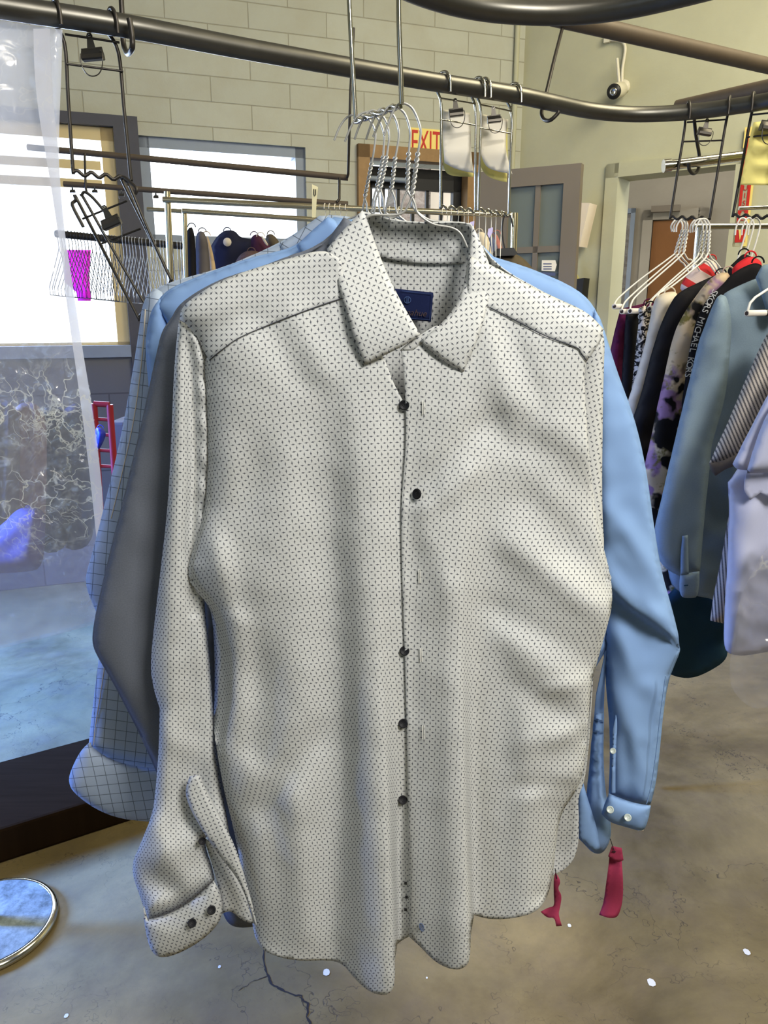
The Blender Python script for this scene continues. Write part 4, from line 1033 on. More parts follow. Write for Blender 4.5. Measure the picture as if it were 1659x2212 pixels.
# ------------------------------------------------------------------ wire hangers that hold the shirts, and the chrome hook frame above
def twist(mb, a, b, r, w, turns, n=26):
    a, b = Vector(a), Vector(b); d = (b - a); t = d.normalized(); u = t.orthogonal().normalized(); v = t.cross(u)
    for ph in (0, PI):
        mb.tube([a + d * (i / n) + (u * math.cos(ph + turns * 2 * PI * i / n) + v * math.sin(ph + turns * 2 * PI * i / n)) * r for i in range(n + 1)], w, 6)
hooks = [  # hook pixels, twist top, twist bottom, left and right shoulder wires, distance
    ([(722, 303), (735, 272), (752, 252), (775, 248), (797, 258), (811, 285), (808, 325), (803, 352)], (803, 352), (788, 428), [(786, 440), (778, 462), (740, 480), (690, 520)], [(792, 440), (798, 462), (830, 478), (900, 520)], 1.075, 'grey wire hanger whose hook sits leftmost on the twisted rung'),
    ([(745, 306), (760, 270), (778, 247), (798, 243), (818, 258), (830, 290), (829, 320), (828, 338)], (828, 338), (814, 405), [(808, 425), (800, 462), (770, 482), (720, 520)], [(818, 425), (824, 462), (860, 476), (920, 520)], 1.045, 'grey wire hanger, second hook from the left on the twisted rung'),
    ([(766, 301), (778, 268), (796, 242), (812, 240), (832, 258), (841, 290), (838, 320), (836, 338)], (836, 338), (822, 408), [(812, 430), (806, 464), (780, 484), (740, 520)], [(828, 430), (834, 460), (870, 474), (940, 520)], 1.015, 'grey wire hanger, third hook from the left on the twisted rung'),
    ([(791, 301), (803, 266), (818, 238), (834, 236), (852, 252), (862, 285), (858, 320), (854, 340)], (854, 340), (846, 410), [(838, 430), (832, 462), (826, 476), (790, 492)], [(854, 432), (858, 460), (876, 478), (940, 530)], .965, 'grey wire hanger, fourth hook from the left on the twisted rung'),
    ([(806, 296), (820, 262), (836, 234), (852, 229), (874, 245), (886, 280), (885, 310), (883, 330)], (883, 330), (880, 412), [(872, 430), (862, 462), (828, 478), (770, 500)], [(890, 430), (896, 452), (930, 476), (985, 482), (1004, 500)], .925, 'grey wire hanger, second hook from the right on the twisted rung'),
    ([(830, 292), (842, 258), (856, 230), (872, 223), (892, 236), (908, 275), (907, 305), (903, 330)], (903, 330), (890, 425), [(884, 440), (872, 458), (850, 465), (800, 466), (770, 490)], [(896, 440), (904, 462), (935, 484), (975, 492), (995, 505), (1010, 535)], .890, 'grey wire hanger of the front shirt, rightmost hook on the twisted rung')]
for hk, ta, tb, wl, wr, Y, lab_ in hooks:
    o = thing('wire_hanger', lab_, 'hanger', at(*tb, Y), 'grey wire hangers holding the shirts')
    b = MB(); b.tube([at(x, y, Y) for x, y in spline(hk, 6)], .0013, 8); b.build('hook', M['wire_gray'], o)
    b = MB(); twist(b, at(*ta, Y), at(*tb, Y), .0016, .0013, 4); b.build('twisted_neck', M['wire_gray'], o)
    b = MB(); b.tube([at(x, y, Y) for x, y in spline([tb] + wl, 6)], .0013, 8); b.build('shoulder_wire', M['wire_gray'], o)
    b = MB(); b.tube([at(x, y, Y) for x, y in spline([tb] + wr, 6)], .0013, 8); b.build('shoulder_wire', M['wire_gray'], o)
fr = thing('hook_frame', 'chrome wire frame with a twisted rung carrying the shirt hangers', 'hanger frame', at(815, 245, .96))
pa, pb = at(768, 262, 1.06), at(867, 226, .885)
b = MB(); twist(b, pa, pb, .0021, .0021, 2.6, 40); b.build('twisted_rung', M['chrome'], fr)
q1 = at(753, -20, 1.06); q2 = at(861, -20, .885)
def over(p, side):
    # up to the rail, over it and a little way down the other side
    t = Vector((p.x, p.y, 1.85)); r = .0215
    return [t + Vector((side * (r - r * math.cos(a)), 0, r * math.sin(a))) for a in (0, .5, 1.05, 1.57, 2.1, 2.64, 3.14)] + [t + Vector((side * 2 * r, 0, -.04))]
b = MB(); b.tube(spline([pa, pa + Vector((0, 0, .006)), at(763, 170, 1.06), at(757, 60, 1.06), q1], 5) + over(q1, 1), .0029, 10); b.build('rod', M['chrome'], fr)
b = MB(); b.tube(spline([pb, pb + Vector((0, 0, .006)), at(865, 150, .885), at(862, 60, .885), q2], 5) + over(q2, -1), .0027, 10); b.build('rod', M['chrome'], fr)
# the cloth loop inside the neck of each shirt
for sh, Y, mt in ((white, Y0 + .066, DS), (gray, Y1 + .030, M['gray_shirt']), (blue, Y2 + .030, BS), (chk, Y3 + .030, CS)):
    b = MB(); b.tube([at(x, y, Y) for x, y in spline([(872, 600), (880, 622), (895, 626), (910, 622), (918, 602)], 4)], .0018, 6); b.build('hanging_loop', mt, sh)
# ------------------------------------------------------------------ overhead rails
b = MB()
main = [(-1.5, .86), (-1.0, 1.11), (-.58, 1.32), (-.42, 1.40), (-.23, 1.52), (.08, 1.70), (.27, 1.80), (.36, 1.86), (.47, 1.935), (.58, 1.97), (.69, 1.955), (.78, 1.905), (.86, 1.83), (.96, 1.66), (1.04, 1.4), (1.08, 1.05)]
MAIN = spline([(x, y, 1.85) for x, y in main], 14)
b.tube(MAIN, .0172, 18); o = b.build('conveyor_rail', M['steel']); tag(o, 'long grey steel overhead rail crossing behind the hangers and curving right', 'rail')
b = MB(); b.tube(spline([(.04, .30, 1.85), (.018, .6, 1.85), (at(861, -20, .885).x - .0215, .885, 1.85), (at(753, -20, 1.06).x + .0215, 1.06, 1.85), (.0, 1.20, 1.85), (.09, 1.295, 1.85), (.20, 1.34, 1.85), (.33, 1.335, 1.85), (.46, 1.25, 1.85), (.7, 1.02, 1.85), (.95, .7, 1.85)], 8), .0172, 18)
o = b.build('conveyor_rail', M['steel']); tag(o, 'nearest bend of grey steel rail at the top edge above the shirts', 'rail')
def railY(px, py):
    """distance of the long rail straight behind a pixel column"""
    best = min(MAIN, key=lambda p: abs((lambda q: q.x / q.y)(p) - (lambda d: d.x / d.y)(ray(px, py)))); return best.y
def rail_at(px):
    f = lambda p: p.x / p.y
    g = lambda d: d.x / d.y
    best = min(range(1, len(MAIN) - 1), key=lambda i: abs(f(MAIN[i]) - g(ray(px, 200))) + (0 if MAIN[i].y < 3 else 9))
    p0, p1 = MAIN[best - 1], MAIN[best + 1]; t_ = (p1 - p0).normalized()
    return MAIN[best], Vector((-t_.y, t_.x, 0)), t_
def bar(name, label, cat, p, q, r, mat, group=None, n=14):
    b = MB(); b.tube([p, q], r, n); o = b.build(name, mat); return tag(o, label, cat, group)
p, q = atz(1195, 36, 2.1), atz(1720, 156, 2.1)
bar('support_bar', 'thick brown overhead bar sloping down at top right past the camera', 'bar', p, q, .021, M['brown_bar'])
p, q = atz(1463, 232, 1.95), atz(1760, 166, 1.95)
bar('support_bar', 'brown bar ending just behind the right bend of the long rail', 'bar', p, q, .019, M['brown_bar'])
def jhook(name, label, pts, w, mat, n=6):
    b = MB(); b.tube(spline([at(*t) for t in pts], 6), w, 8); o = b.build(name, mat); return tag(o, label, 'hook')
jhook('rail_hook', 'dark rod hook dropping from the thick brown bar to cradle the rail', [(1217, 52, 2.15), (1198, 125, 2.0), (1179, 205, 1.905), (1170, 240, 1.895), (1174, 257, 1.88), (1188, 260, 1.85), (1204, 246, 1.845), (1206, 240, 1.845)], .0042, M['rod_dark'])
jhook('rail_hook', 'dark rod hook cradling the long rail at upper left', [(259, -60, 1.475), (263, 20, 1.475), (266, 88, 1.47), (271, 108, 1.455), (277, 116, 1.415), (285, 105, 1.375), (286, 86, 1.37), (283, 60, 1.37), (279, 40, 1.37)], .0045, M['rod_dark'])

# ------------------------------------------------------------------ ladder-shaped wire frames on the rail
def wavy(p, q, n, amp):
    p, q = Vector(p), Vector(q); out = []
    for i in range(n * 6 + 1):
        t = i / (n * 6); out.append(p + (q - p) * t + Vector((0, 0, amp * math.sin(t * n * 2 * PI))))
    return out
def wire_frame(label, tl, tr, bl, br, Y, mat, hooks, crosses, w=.0026, waves=4, Y2=None):
    Y2 = Y2 or Y
    if hooks[0] == 'rail': Y = rail_at(tl[0])[0].y + .023; Y2 = rail_at(tr[0])[0].y + .023
    o = thing('hanging_wire_holder', label, 'wire frame', at((bl[0] + br[0]) / 2, max(bl[1], br[1]), Y), 'wire frames hung on the rail')
    for (t, bt, Yq, hk) in ((tl, bl, Y, hooks[0]), (tr, br, Y2, hooks[1])):
        b = MB(); path = [at(*bt, Yq), at(bt[0] * .97 + t[0] * .03, bt[1] * .97 + t[1] * .03, Yq), at((t[0] + bt[0]) / 2, (t[1] + bt[1]) / 2, Yq), at(*t, Yq)]
        if hk == 'rail':
            rc = rail_at(t[0]); R_ = .0172 + w + .0012; nn = rc[1]; base = at(*t, Yq); ctr = rc[0]
            path = path[:-1] + [at(t[0] * .9 + bt[0] * .1, t[1] * .9 + bt[1] * .1, Yq)]
            for i in range(9):
                a_ = -.15 + (PI + .3) * i / 8
                path.append(ctr + nn * (R_ * math.cos(a_)) + Vector((0, 0, R_ * math.sin(a_))) + rc[2] * (.010 * i / 8))
            path.append(path[-1] + Vector((0, 0, -.016)) - nn * .001)
        else: path = path + [at(x, y, Yq + dy) for x, y, dy in hk]
        b.tube(spline(path, 5), w, 8); b.build('rod', mat, o)
    b = MB(); b.tube(wavy(at(*bl, Y), at(*br, Y2), waves, .0035), w, 8); b.build('wavy_rung', mat, o)
    for (p, q) in crosses:
        b = MB(); b.tube([at(*p, Y - .003), at(*q, Y2 - .003)], w * .6, 6); b.build('cross_wire', mat, o)
    return o
def clip(label, px, py, s, Y, ang=0.0, group='bulldog clips', mat=None, tilt=0):
    """bulldog clip: folded spring jaw, small handle with a hole, wire loop handle; s is its jaw width in photo pixels"""
    mat = mat or M['clip']; k = s * Y / F; c = at(px, py, Y)
    o = thing('bulldog_clip', label, 'clip', c, group)
    a = math.radians(ang); ux = Vector((math.cos(a), tilt * .3, -math.sin(a))); uz = Vector((math.sin(a), 0, math.cos(a))); n = Vector((0, -1, 0))
    b = MB(); prof = [(-.30, .16), (-.24, .25), (-.05, .22), (.22, .06), (.30, .04), (.30, -.04), (.22, -.06), (-.05, -.22), (-.24, -.25), (-.30, -.16)]
    V = [c + ux * (sx * k * .5) + uz * (z * k * .9) + n * (d * k) for sx in (-1, 1) for (z, d) in prof]; m = len(prof)
    b.add(V, [(i, (i + 1) % m, m + (i + 1) % m, m + i) for i in range(m)] + [tuple(range(m - 1, -1, -1)), tuple(range(m, 2 * m))]); b.build('jaw', mat, o)
    b = MB(); V = [c + ux * (x * k) + uz * (z * k) + n * (.06 * k) for x, z in [(-.20, .22), (.20, .22), (.14, .62), (.14, .80), (.08, .90), (-.08, .90), (-.14, .80), (-.14, .62)]]
    b.prism(V, -n * (.06 * k)); b.build('handle', mat, o)
    b = MB(); b.tube([c + ux * (.055 * k * math.cos(t)) + uz * (.78 * k + .055 * k * math.sin(t)) + n * (.07 * k) for t in [2 * PI * i / 10 for i in range(10)]], .02 * k, 5, closed=True); b.build('handle_eyelet', M['chrome'], o)
    b = MB(); P = [(-.48, -.02), (-.50, -.35), (-.44, -.72), (-.26, -.98), (0, -1.06), (.26, -.98), (.46, -.72), (.56, -.35), (.56, -.02), (.46, .06)]
    b.tube(spline([c + ux * (x * k) + uz * (z * k) + n * (.27 * k + .1 * k * (z < -.3)) for x, z in P], 4), .028 * k, 6); b.build('hanging_loop', mat, o)
    return o
def hk(px, py, Yr, Yf):
    return None
YA = rail_at(200)[0].y + .026
wire_frame('dark wire frame hanging upright from the far left of the long rail', (137, 62), (253, 84), (158, 372), (283, 388), YA, M['rod_dark'],
           ('rail', 'rail'),
           [((140, 74), (258, 92)), ((144, 138), (266, 154))], .0030)
clip('dark bulldog clip on the upright left wire frame', 200, 117, 40, YA - .012, -5)
jb = wire_frame('tilted dark wire frame hooked askew on the lower rung of the upright left frame', (166, 430), (268, 398), (300, 690), (370, 604), YA - .02, M['rod_dark'],
           ([(164, 432, 0), (160, 436, 0), (156, 440, -.01), (160, 452, -.015), (180, 490, -.02)], [(264, 386, 0), (268, 383, -.005), (280, 392, -.01), (295, 408, -.015), (292, 420, -.015)]),
           [((178, 473), (274, 434)), ((220, 526), (304, 494))], .0028, 3)
for (u, v, wv_) in (((176, 424), (332, 690), 0), ((276, 400), (362, 590), 0)):
    b = MB(); b.tube(spline([at(u[0], u[1], YA - .045), at(u[0] + 6, u[1] + 6, YA - .045), at((u[0] + v[0]) / 2, (u[1] + v[1]) / 2, YA - .045), at(*v, YA - .045)], 4), .0024, 8); b.build('side_rod', M['rod_dark'], jb)
b = MB(); b.tube(spline([at(176, 424, YA - .045), at(180, 416, YA - .045), at(188, 417, YA - .045), at(205, 432, YA - .045), at(230, 462, YA - .045)], 4), .0024, 8); b.build('bent_hook', M['rod_dark'], jb)
clip('bulldog clip on the tilted wire frame at left', 240, 480, 38, YA - .06, -22)
YC = rail_at(992)[0].y + .024
YC2 = rail_at(1072)[0].y + .024
cr = M['chrome']
wire_frame('chrome wire frame holding the left of two note sheets', (953, 200), (1027, 212), (952, 446), (1027, 455), YC, cr,
           ('rail', 'rail'),
           [((952, 212), (1027, 224)), ((951, 258), (1026, 270))], .0028)
wire_frame('chrome wire frame holding the right of two note sheets', (1039, 214), (1106, 226), (1034, 452), (1099, 464), YC + .03, cr,
           ('rail', 'rail'),
           [((1038, 226), (1104, 240)), ((1036, 276), (1102, 288))], .0028)
clip('bulldog clip pinching the left note sheet', 985, 243, 28, YC - .012, -6, mat=M['clip'])
clip('bulldog clip pinching the right note sheet', 1067, 257, 26, YC2 - .012, -6)
YE = rail_at(1525)[0].y + .022
wire_frame('dark wire frame carrying white hangers below the right bend of the rail', (1482, 258), (1571, 248), (1448, 470), (1533, 472), YE, M['rod_dark'],
           ('rail', 'rail'),
           [((1484, 264), (1568, 258)), ((1477, 306), (1562, 303))], .0032)
clip('bulldog clip on the dark wire frame above the white hangers', 1522, 284, 26, YE - .012, 8)
YF = rail_at(1665)[0].y + .022
wire_frame('dark wire frame at the right edge over the yellow paper', (1624, 241), (1712, 226), (1583, 466), (1676, 470), YF, M['rod_dark'],
           ('rail', 'rail'),
           [((1622, 248), (1708, 240)), ((1615, 296), (1702, 288))], .0034)
clip('bulldog clip holding the yellow paper at the right edge', 1662, 272, 34, YF - .014, 6)
# papers in the clips
def paper(label, outline, Y, curl, mat, group=None):
    o = sheet('hanging_note_sheet', outline, lambda x, y, e: Y + curl(x, y), mat, None, 8, thick=.0005)
    return tag(o, label, 'paper', group)
def rngf(v, a, b): return sstep((v - a) / (b - a))
paper('white note sheet hanging from the left of two chrome frames', [(955, 236, 1), (1016, 244, 1), (1017, 300), (1019, 345), (1024, 374, 1), (985, 366), (960, 352, 1), (956, 300)], YC + .036, lambda x, y: .02 * rngf(y, 320, 380), M['paper'])
paper('yellow note sheet behind the white one in the left chrome frame', [(955, 240, 1), (1010, 246, 1), (1018, 330), (1023, 382, 1), (970, 381), (957, 362), (955, 330)], YC + .060, lambda x, y: .012 * rngf(y, 300, 380), M['paper_yellow'])
paper('white note sheet hanging from the right of two chrome frames', [(1040, 246, 1), (1098, 258, 1), (1092, 300), (1094, 335), (1107, 376, 1), (1070, 370), (1046, 358), (1036, 322, 1)], YC2 + .038, lambda x, y: .02 * rngf(y, 320, 380), M['paper'])
paper('yellow note sheet behind the white one in the right chrome frame', [(1038, 250, 1), (1096, 262, 1), (1097, 330), (1095, 394, 1), (1060, 386), (1040, 368), (1033, 335)], YC2 + .064, lambda x, y: .012 * rngf(y, 300, 380), M['paper_yellow'])
paper('large creased yellow paper hanging at the right edge', [(1628, 264, 1), (1712, 256, 1), (1700, 402, 1), (1660, 400), (1599, 399, 1), (1612, 330)], YF + .012, lambda x, y: .004 * np.sin(y / 6.5) * rngf(x, 1618, 1640), M['paper_yellow'])

# ------------------------------------------------------------------ bars and racks by the windows
bar('hanging_bar', 'thin brown bar hung in front of the windows, uppermost', 'bar', at(60, 318, 2.5), at(752, 384, 2.5), .0088, M['brown_bar'])
b = MB(); b.tube([at(764, 60, 2.47), at(757, 200, 2.47), at(752, 376, 2.47), at(750, 383, 2.482)], .004, 8); o = b.build('hanger_rod', M['rod_dark']); tag(o, 'thin dark vertical rod at the right end of the uppermost brown bar', 'rod')
b = MB(); b.tube([at(183, 332, 2.487), at(184, 370, 2.47), at(185, 405, 2.435), at(187, 414, 2.44)], .0035, 8); o = b.build('hanger_rod', M['rod_dark']); tag(o, 'short dark rod linking the two brown bars at left', 'rod')
b = MB(); b.tube([at(733, 385, 2.487), at(733, 410, 2.47), at(733, 430, 2.44), at(728, 436, 2.44)], .004, 8); o = b.build('hanger_rod', M['rod_dark']); tag(o, 'short hook rod under the right end of the uppermost brown bar', 'rod')
bar('hanging_bar', 'lower dark brown bar with small clips in front of the windows', 'bar', at(138, 397, 2.45), at(752, 441, 2.45), .0078, M['brown_bar'])
for i, (x, y) in enumerate([(157, 413), (205, 413), (263, 421), (337, 425)]):
    clip(['small clip leftmost under the lower brown bar', 'small clip second from left under the lower brown bar', 'small clip third from left under the lower brown bar', 'small clip under the lower brown bar beside the rack post'][i], x, y, 10, 2.44, 0, 'small clips under the brown bar')
# two garment racks: posts and top rail each
def rack(label, posts, rail, Y, r, mat):
    lo = at(posts[0][2], posts[0][3], Y)
    o = thing('garment_rack', label, 'rack', (lo.x, lo.y, 0))
    for (x0, y0, x1, y1) in posts:
        t = at(x0, y0, Y); s = at(x1, y1, Y); k = (t.z - 0) / (t.z - s.z); f = t + (s - t) * k
        b = MB(); b.tube([t, Vector((f.x, f.y, .02))], r * 1.15, 14); p_ = b.build('post', mat, o)
        b = MB(); b.lathe([(.03, 0), (.03, .03), (.012, .05)], (f.x, f.y, 0), 14); b.build('foot', M['black_plastic'], p_)
    b = MB(); b.tube([at(*p, Y - .012) for p in rail], r, 14); b.build('top_rail', mat, o)
    return o
brass = plain('brass_tinted_chrome', srgb(214, 202, 172), .22, 1.0); M['brass'] = brass
rack('chrome rack with its thick post left and long brass-lit rail behind the shirts', [(361, 414, 369, 600), (1112, 460, 1106, 640)], [(352, 431), (560, 441), (800, 452), (1104, 464)], 2.25, .0078, brass)
rack('thinner chrome rack behind the brass-lit one', [(398, 452, 402, 600), (768, 480, 766, 600)], [(394, 455), (560, 466), (776, 482)], 2.42, .0066, brass)
bar('hanging_bar', 'pale bar low across the high window behind the racks', 'bar', at(318, 452, 2.7), at(690, 474, 2.7), .007, M['brass'])
# cream tag on the rail
b = MB(); b.prism([at(674, 398, 2.22), at(687, 404, 2.22), at(684, 432, 2.22), at(682, 470, 2.22), at(674, 470, 2.22)], (0, .001, 0)); o = b.build('size_tag', M['card']); tag(o, 'cream card tag standing on the brass-lit rail beside the high window', 'tag')
b = MB(); b.tube([at(x, y, 2.217) for x, y in [(678, 408), (678, 420), (680, 423), (682, 420), (682, 409)]], .0012, 5); ot = b.build('printed_mark', M['thread_dark']); ot.parent = o; ot.location -= o.location

def wire_loop_hanger(name, label, cat, group, top, half, drop, hookr, w, mat, ang):
    """plain triangular wire hanger: hook, neck and one bent body wire; its plane is turned by ang"""
    o = thing(name, label, cat, top, group)
    d = Vector((math.sin(ang), math.cos(ang), 0)); t = Vector(top); z = Vector((0, 0, 1))
    b = MB(); b.tube([t + d * (hookr * math.cos(a)) + z * (hookr * math.sin(a) - hookr) for a in [PI * 1.05 - i * PI * 1.3 / 10 for i in range(11)]][::-1] + [], w, 5)
    b.tube([t + d * (hookr * math.cos(-.25 * PI)) + z * (hookr * math.sin(-.25 * PI) - hookr), t - z * (hookr * 2.6), t - z * (hookr * 4)], w, 5); b.build('hook', mat, o)
    n = t - z * (hookr * 4)
    b = MB(); b.tube([n, n + d * (half * .12) - z * (drop * .12), n + d * half - z * (drop * .85), n + d * (half * .98) - z * drop, n - d * (half * .98) - z * drop, n - d * half - z * (drop * .85), n - d * (half * .12) - z * (drop * .12), n], w, 5); b.build('body_wire', mat, o)
    return o
ra, rb = at(120, 505, 2.62), at(400, 532, 2.62)
bar('hanger_rail', 'grey tube rail crowded with bare wire hangers', 'rail', ra, rb, .011, M['steel_dark'])
protoA = None
for i in range(38):
    t = (i + .5 + random.uniform(-.2, .2)) / 38; p = ra + (rb - ra) * t + Vector((0, 0, .0128))
    a = math.radians(169) + .05 * math.sin(i * .33)
    if i % 19 == 0:
        cur = wire_loop_hanger('bare_hanger', 'bare thin wire hanger packed among others on the grey tube rail', 'hanger', 'bare wire hangers by the window', p, .20, .15, .014, .0012, M['rod_dark'] if i == 0 else M['wire_gray'], math.radians(169))
        base_a = math.radians(169)
    else:
        c = dup(cur); c.location = p; c.rotation_euler.z = -(a - base_a)
# slim hangers hooked on the brass-lit rail
xs = [702, 712, 724, 735, 747, 830, 842, 862, 956, 966, 976, 990, 1003, 1012, 1024, 1036, 1050, 1062, 1072, 1084]
for i, x in enumerate(xs):
    y = float(np.interp(x, [560, 800, 1104], [441, 452, 464])); p = at(x, y, 2.238) + Vector((0, 0, .0095))
    if i == 0:
        slim = wire_loop_hanger('slim_hanger', 'slim pale wire hanger hooked in a row on the brass-lit rail', 'hanger', 'slim hangers on the brass-lit rail', p, .16, .09, .0128, .0011, M['wire_white'], math.radians(8))
    else:
        c = dup(slim); c.location = p; c.rotation_euler.z = .05 * math.sin(i * .5)

def garment(name, label, cat, outline, Y, mat, bulge=.02, step=16, rot=0, group=None, fn=None, back=.03, seed=0, arc=0):
    def dep(x, y, e):
        d = Y - bulge * puff(e, 34) + wob(x, y, 34, .008, seed) * np.clip(e / 25, 0, 1)
        return d - (fn(x, y) if fn else 0)
    o = sheet(name, outline, dep, mat, None, step, rot=rot, back=back, arc=arc)
    p0 = min(outline, key=lambda p: p[1]); c = at(p0[0] + 1, p0[1] + 3, Y)
    b = MB(); b.tube([c + Vector((.012 * math.cos(t), 0, .012 * math.sin(t))) for t in [PI * i / 8 for i in range(9)]], .0016, 5)
    l = b.build('hanging_loop', mat); l.parent = o; l.location -= o.location
    return tag(o, label, cat, group)
def child(o, parent):
    o.parent = parent; o.location = o.location - parent.location; return o
garment('jacket', 'black jacket on a hanger nearest the chrome rack post', 'jacket', [(402, 505), (408, 492), (413, 488), (420, 502), (424, 560), (424, 700), (410, 720), (403, 620)], 2.46, M['black_cloth'], .02, 8)
garment('coat', 'grey coat between the black jacket and the navy jacket', 'coat', [(422, 520), (426, 502), (436, 498), (444, 506), (452, 540), (462, 700), (440, 720), (424, 690)], 2.48, M['coat'], .02, 8)
garment('coat', 'tan coat edge showing beside the grey coat', 'coat', [(445, 506), (450, 512), (460, 545), (468, 590), (474, 700), (462, 710), (454, 600)], 2.50, M['tan'], .015, 8)
nv = garment('jacket', 'navy jacket with a small pale crest hanging before the high window', 'jacket', [(452, 540), (464, 518), (476, 504), (490, 497), (508, 499), (518, 512), (534, 516), (550, 518), (556, 600), (556, 760), (466, 760)], 2.56, M['navy'], .03, 10)
b = MB(); b.lathe([(.013, 0), (.012, .002), (0, .002)], at(491, 523, 2.505), 14, 0, (0, -1, 0)); cr_ = b.build('crest', M['cream']); child(cr_, nv)
garment('jacket', 'wine-coloured jacket beside the navy jacket', 'jacket', [(540, 520), (548, 506), (560, 508), (578, 522), (592, 548), (600, 700), (550, 720)], 2.52, M['wine'], .02, 8)
garment('jacket', 'olive-brown jacket rightmost by the high window', 'jacket', [(570, 512), (584, 504), (596, 512), (606, 528), (616, 560), (620, 700), (590, 700)], 2.6, M['olive'], .02, 8)
garment('scarf', 'cream scarf wedge between the wine and olive jackets', 'scarf', [(562, 508), (568, 510), (582, 532), (574, 530)], 2.47, M['cream'], .004, 5, back=.005)
garment('fur_collar', 'brown fur collar poking up just above the checked shirt', 'collar', [(504, 580), (512, 560), (524, 546), (542, 541), (562, 545), (575, 560), (578, 620), (510, 640)], 2.40, M['fur'], .04, 8)
garment('blouse', 'cream blouse just right of the white shirt collar', 'blouse', [(1026, 512), (1034, 500), (1046, 502), (1056, 515), (1062, 545), (1066, 640), (1034, 660)], 2.47, M['cream'], .02, 8)
garment('blouse', 'slate blue blouse behind the cream blouse', 'blouse', [(1054, 520), (1062, 508), (1070, 520), (1078, 548), (1084, 620), (1062, 640)], 2.53, M['bluegray'], .02, 8)
garment('blouse', 'dusty pink blouse behind the slate blue blouse', 'blouse', [(1066, 508), (1072, 503), (1082, 526), (1088, 548), (1092, 620), (1074, 630)], 2.59, M['pinkish'], .015, 8)
garment('jacket', 'olive-brown jacket on a black hanger right of the collar', 'jacket', [(1062, 556), (1074, 548), (1104, 545), (1126, 555), (1146, 574), (1164, 600), (1176, 760), (1070, 760)], 2.20, M['olive'], .04, 10)
bh = thing('black_hanger', 'black plastic hanger with a black twisted hook right of the collar', 'hanger', at(1092, 545, 2.17))
b = MB(); b.prism([at(x, y, 2.155) for x, y in [(1064, 548), (1074, 537), (1110, 535), (1118, 547), (1112, 552), (1070, 553)]], (0, .04, 0)); b.build('shoulder_saddle', M['black_plastic'], bh)
b = MB(); b.tube([at(x, y, 2.2) for x, y in spline([(1108, 490), (1103, 468), (1096, 462), (1089, 468), (1085, 490), (1086, 515), (1090, 537)], 5)], .0022, 7); b.build('hook', M['wire_black'], bh)
for i, (x, y) in enumerate([(1020, 484), (1060, 498)]):
    b = MB(); b.prism([at(x - 5, y - 4, 2.2), at(x + 5, y - 7, 2.2), at(x + 4, y + 4, 2.2), at(x - 3, y + 12 + 4 * i, 2.2), at(x - 7, y + 8, 2.2)], (0, .001, 0)); o = b.build('hanging_tag', M['hang_tag']); tag(o, ['small lilac tag nearest the white collar on the brass-lit rail', 'small lilac tag above the cream blouse'][i], 'tag')
o = sheet('plastic_sheet', [(139, 540, 1), (196, 540, 1), (193, 600, 1), (196, 650, 1), (168, 650, 1), (166, 632, 1), (140, 610, 1)], 3.0, M['magenta'], None, 12); tag(o, 'bright magenta translucent sheet behind the bare hangers at the window', 'sheet')

# ------------------------------------------------------------------ garments at the right
jhook('rail_hook', 'dark rod hook holding up the chrome tube at right', [(1498, 238, 1.98), (1503, 290, 2.0), (1511, 340, 2.03), (1508, 366, 2.0), (1498, 375, 1.985), (1489, 366, 1.97), (1488, 352, 1.965)], .0042, M['rod_dark'])
o = bar('chrome_tube', 'short thick chrome tube hanging in front of the office doorway', 'tube', at(1447, 357, 1.99), at(1606, 337, 1.99), .0118, M['chrome'])
b = MB(); b.tube([at(1433, 359, 1.99), at(1449, 357, 1.99)], .0150, 16); e_ = b.build('end_cap', M['chrome']); child(e_, o)
rk = thing('garment_rack', 'chrome rack at right whose rail runs behind the white hangers', 'rack', (at(1512, 500, 2.05).x, 2.05, 0))
b = MB(); b.tube([at(1497, 489, 2.05), at(1760, 488, 2.05)], .0075, 14); b.build('top_rail', M['chrome'], rk)
t = at(1512, 492, 2.05); s = at(1503, 590, 2.05); k = t.z / (t.z - s.z); f = t + (s - t) * k
b = MB(); b.tube([t, Vector((f.x, f.y, .02))], .0105, 12); p_ = b.build('post', M['chrome'], rk)
bar('chrome_rod', 'thin chrome rod crossing the red and cream sign', 'rod', at(1596, 450, 2.1), at(1720, 445, 2.1), .005, M['chrome'])

def trouser_hanger(label, hook, ta, tb, left, tube_, right, Y):
    o = thing('trouser_hanger', label, 'hanger', at(*tb, Y), 'white trouser hangers on the dark wire frame')
    w = .0021; m = M['wire_white']
    b = MB(); b.tube([at(x, y, Y) for x, y in spline(hook + [ta], 6)], w, 7); b.build('hook', m, o)
    b = MB(); twist(b, at(*ta, Y), at(*tb, Y), .0022, .0019, 3); b.build('twisted_neck', m, o)
    n = len(left); b = MB(); b.tube(spline([at(*tb, Y)] + [at(x, y, Y - .14 * (i + 1) / n) for i, (x, y) in enumerate(left)], 6), w, 7); b.build('shoulder_wire', m, o)
    n = len(right); b = MB(); b.tube(spline([at(*tb, Y)] + [at(x, y, Y + .05 * (i + 1) / n) for i, (x, y) in enumerate(right)], 6), w, 7); b.build('shoulder_wire', m, o)
    if tube_:
        (x0, y0), (x1, y1) = tube_; p, q = at(x0, y0, Y - .14), at(x1, y1, Y - .11); d = (q - p).normalized()
        b = MB(); b.lathe([(.0042, .0), (.0062, .0), (.0062, (q - p).length)], p, 16, 0, d); tb_ = b.build('card_tube', M['tube_card'], o)
        b = MB(); b.lathe([(.0042, -.0002), (0, .004)], p, 12, 0, d); b.build('tube_bore', M['tube_dark'], tb_)
    return o
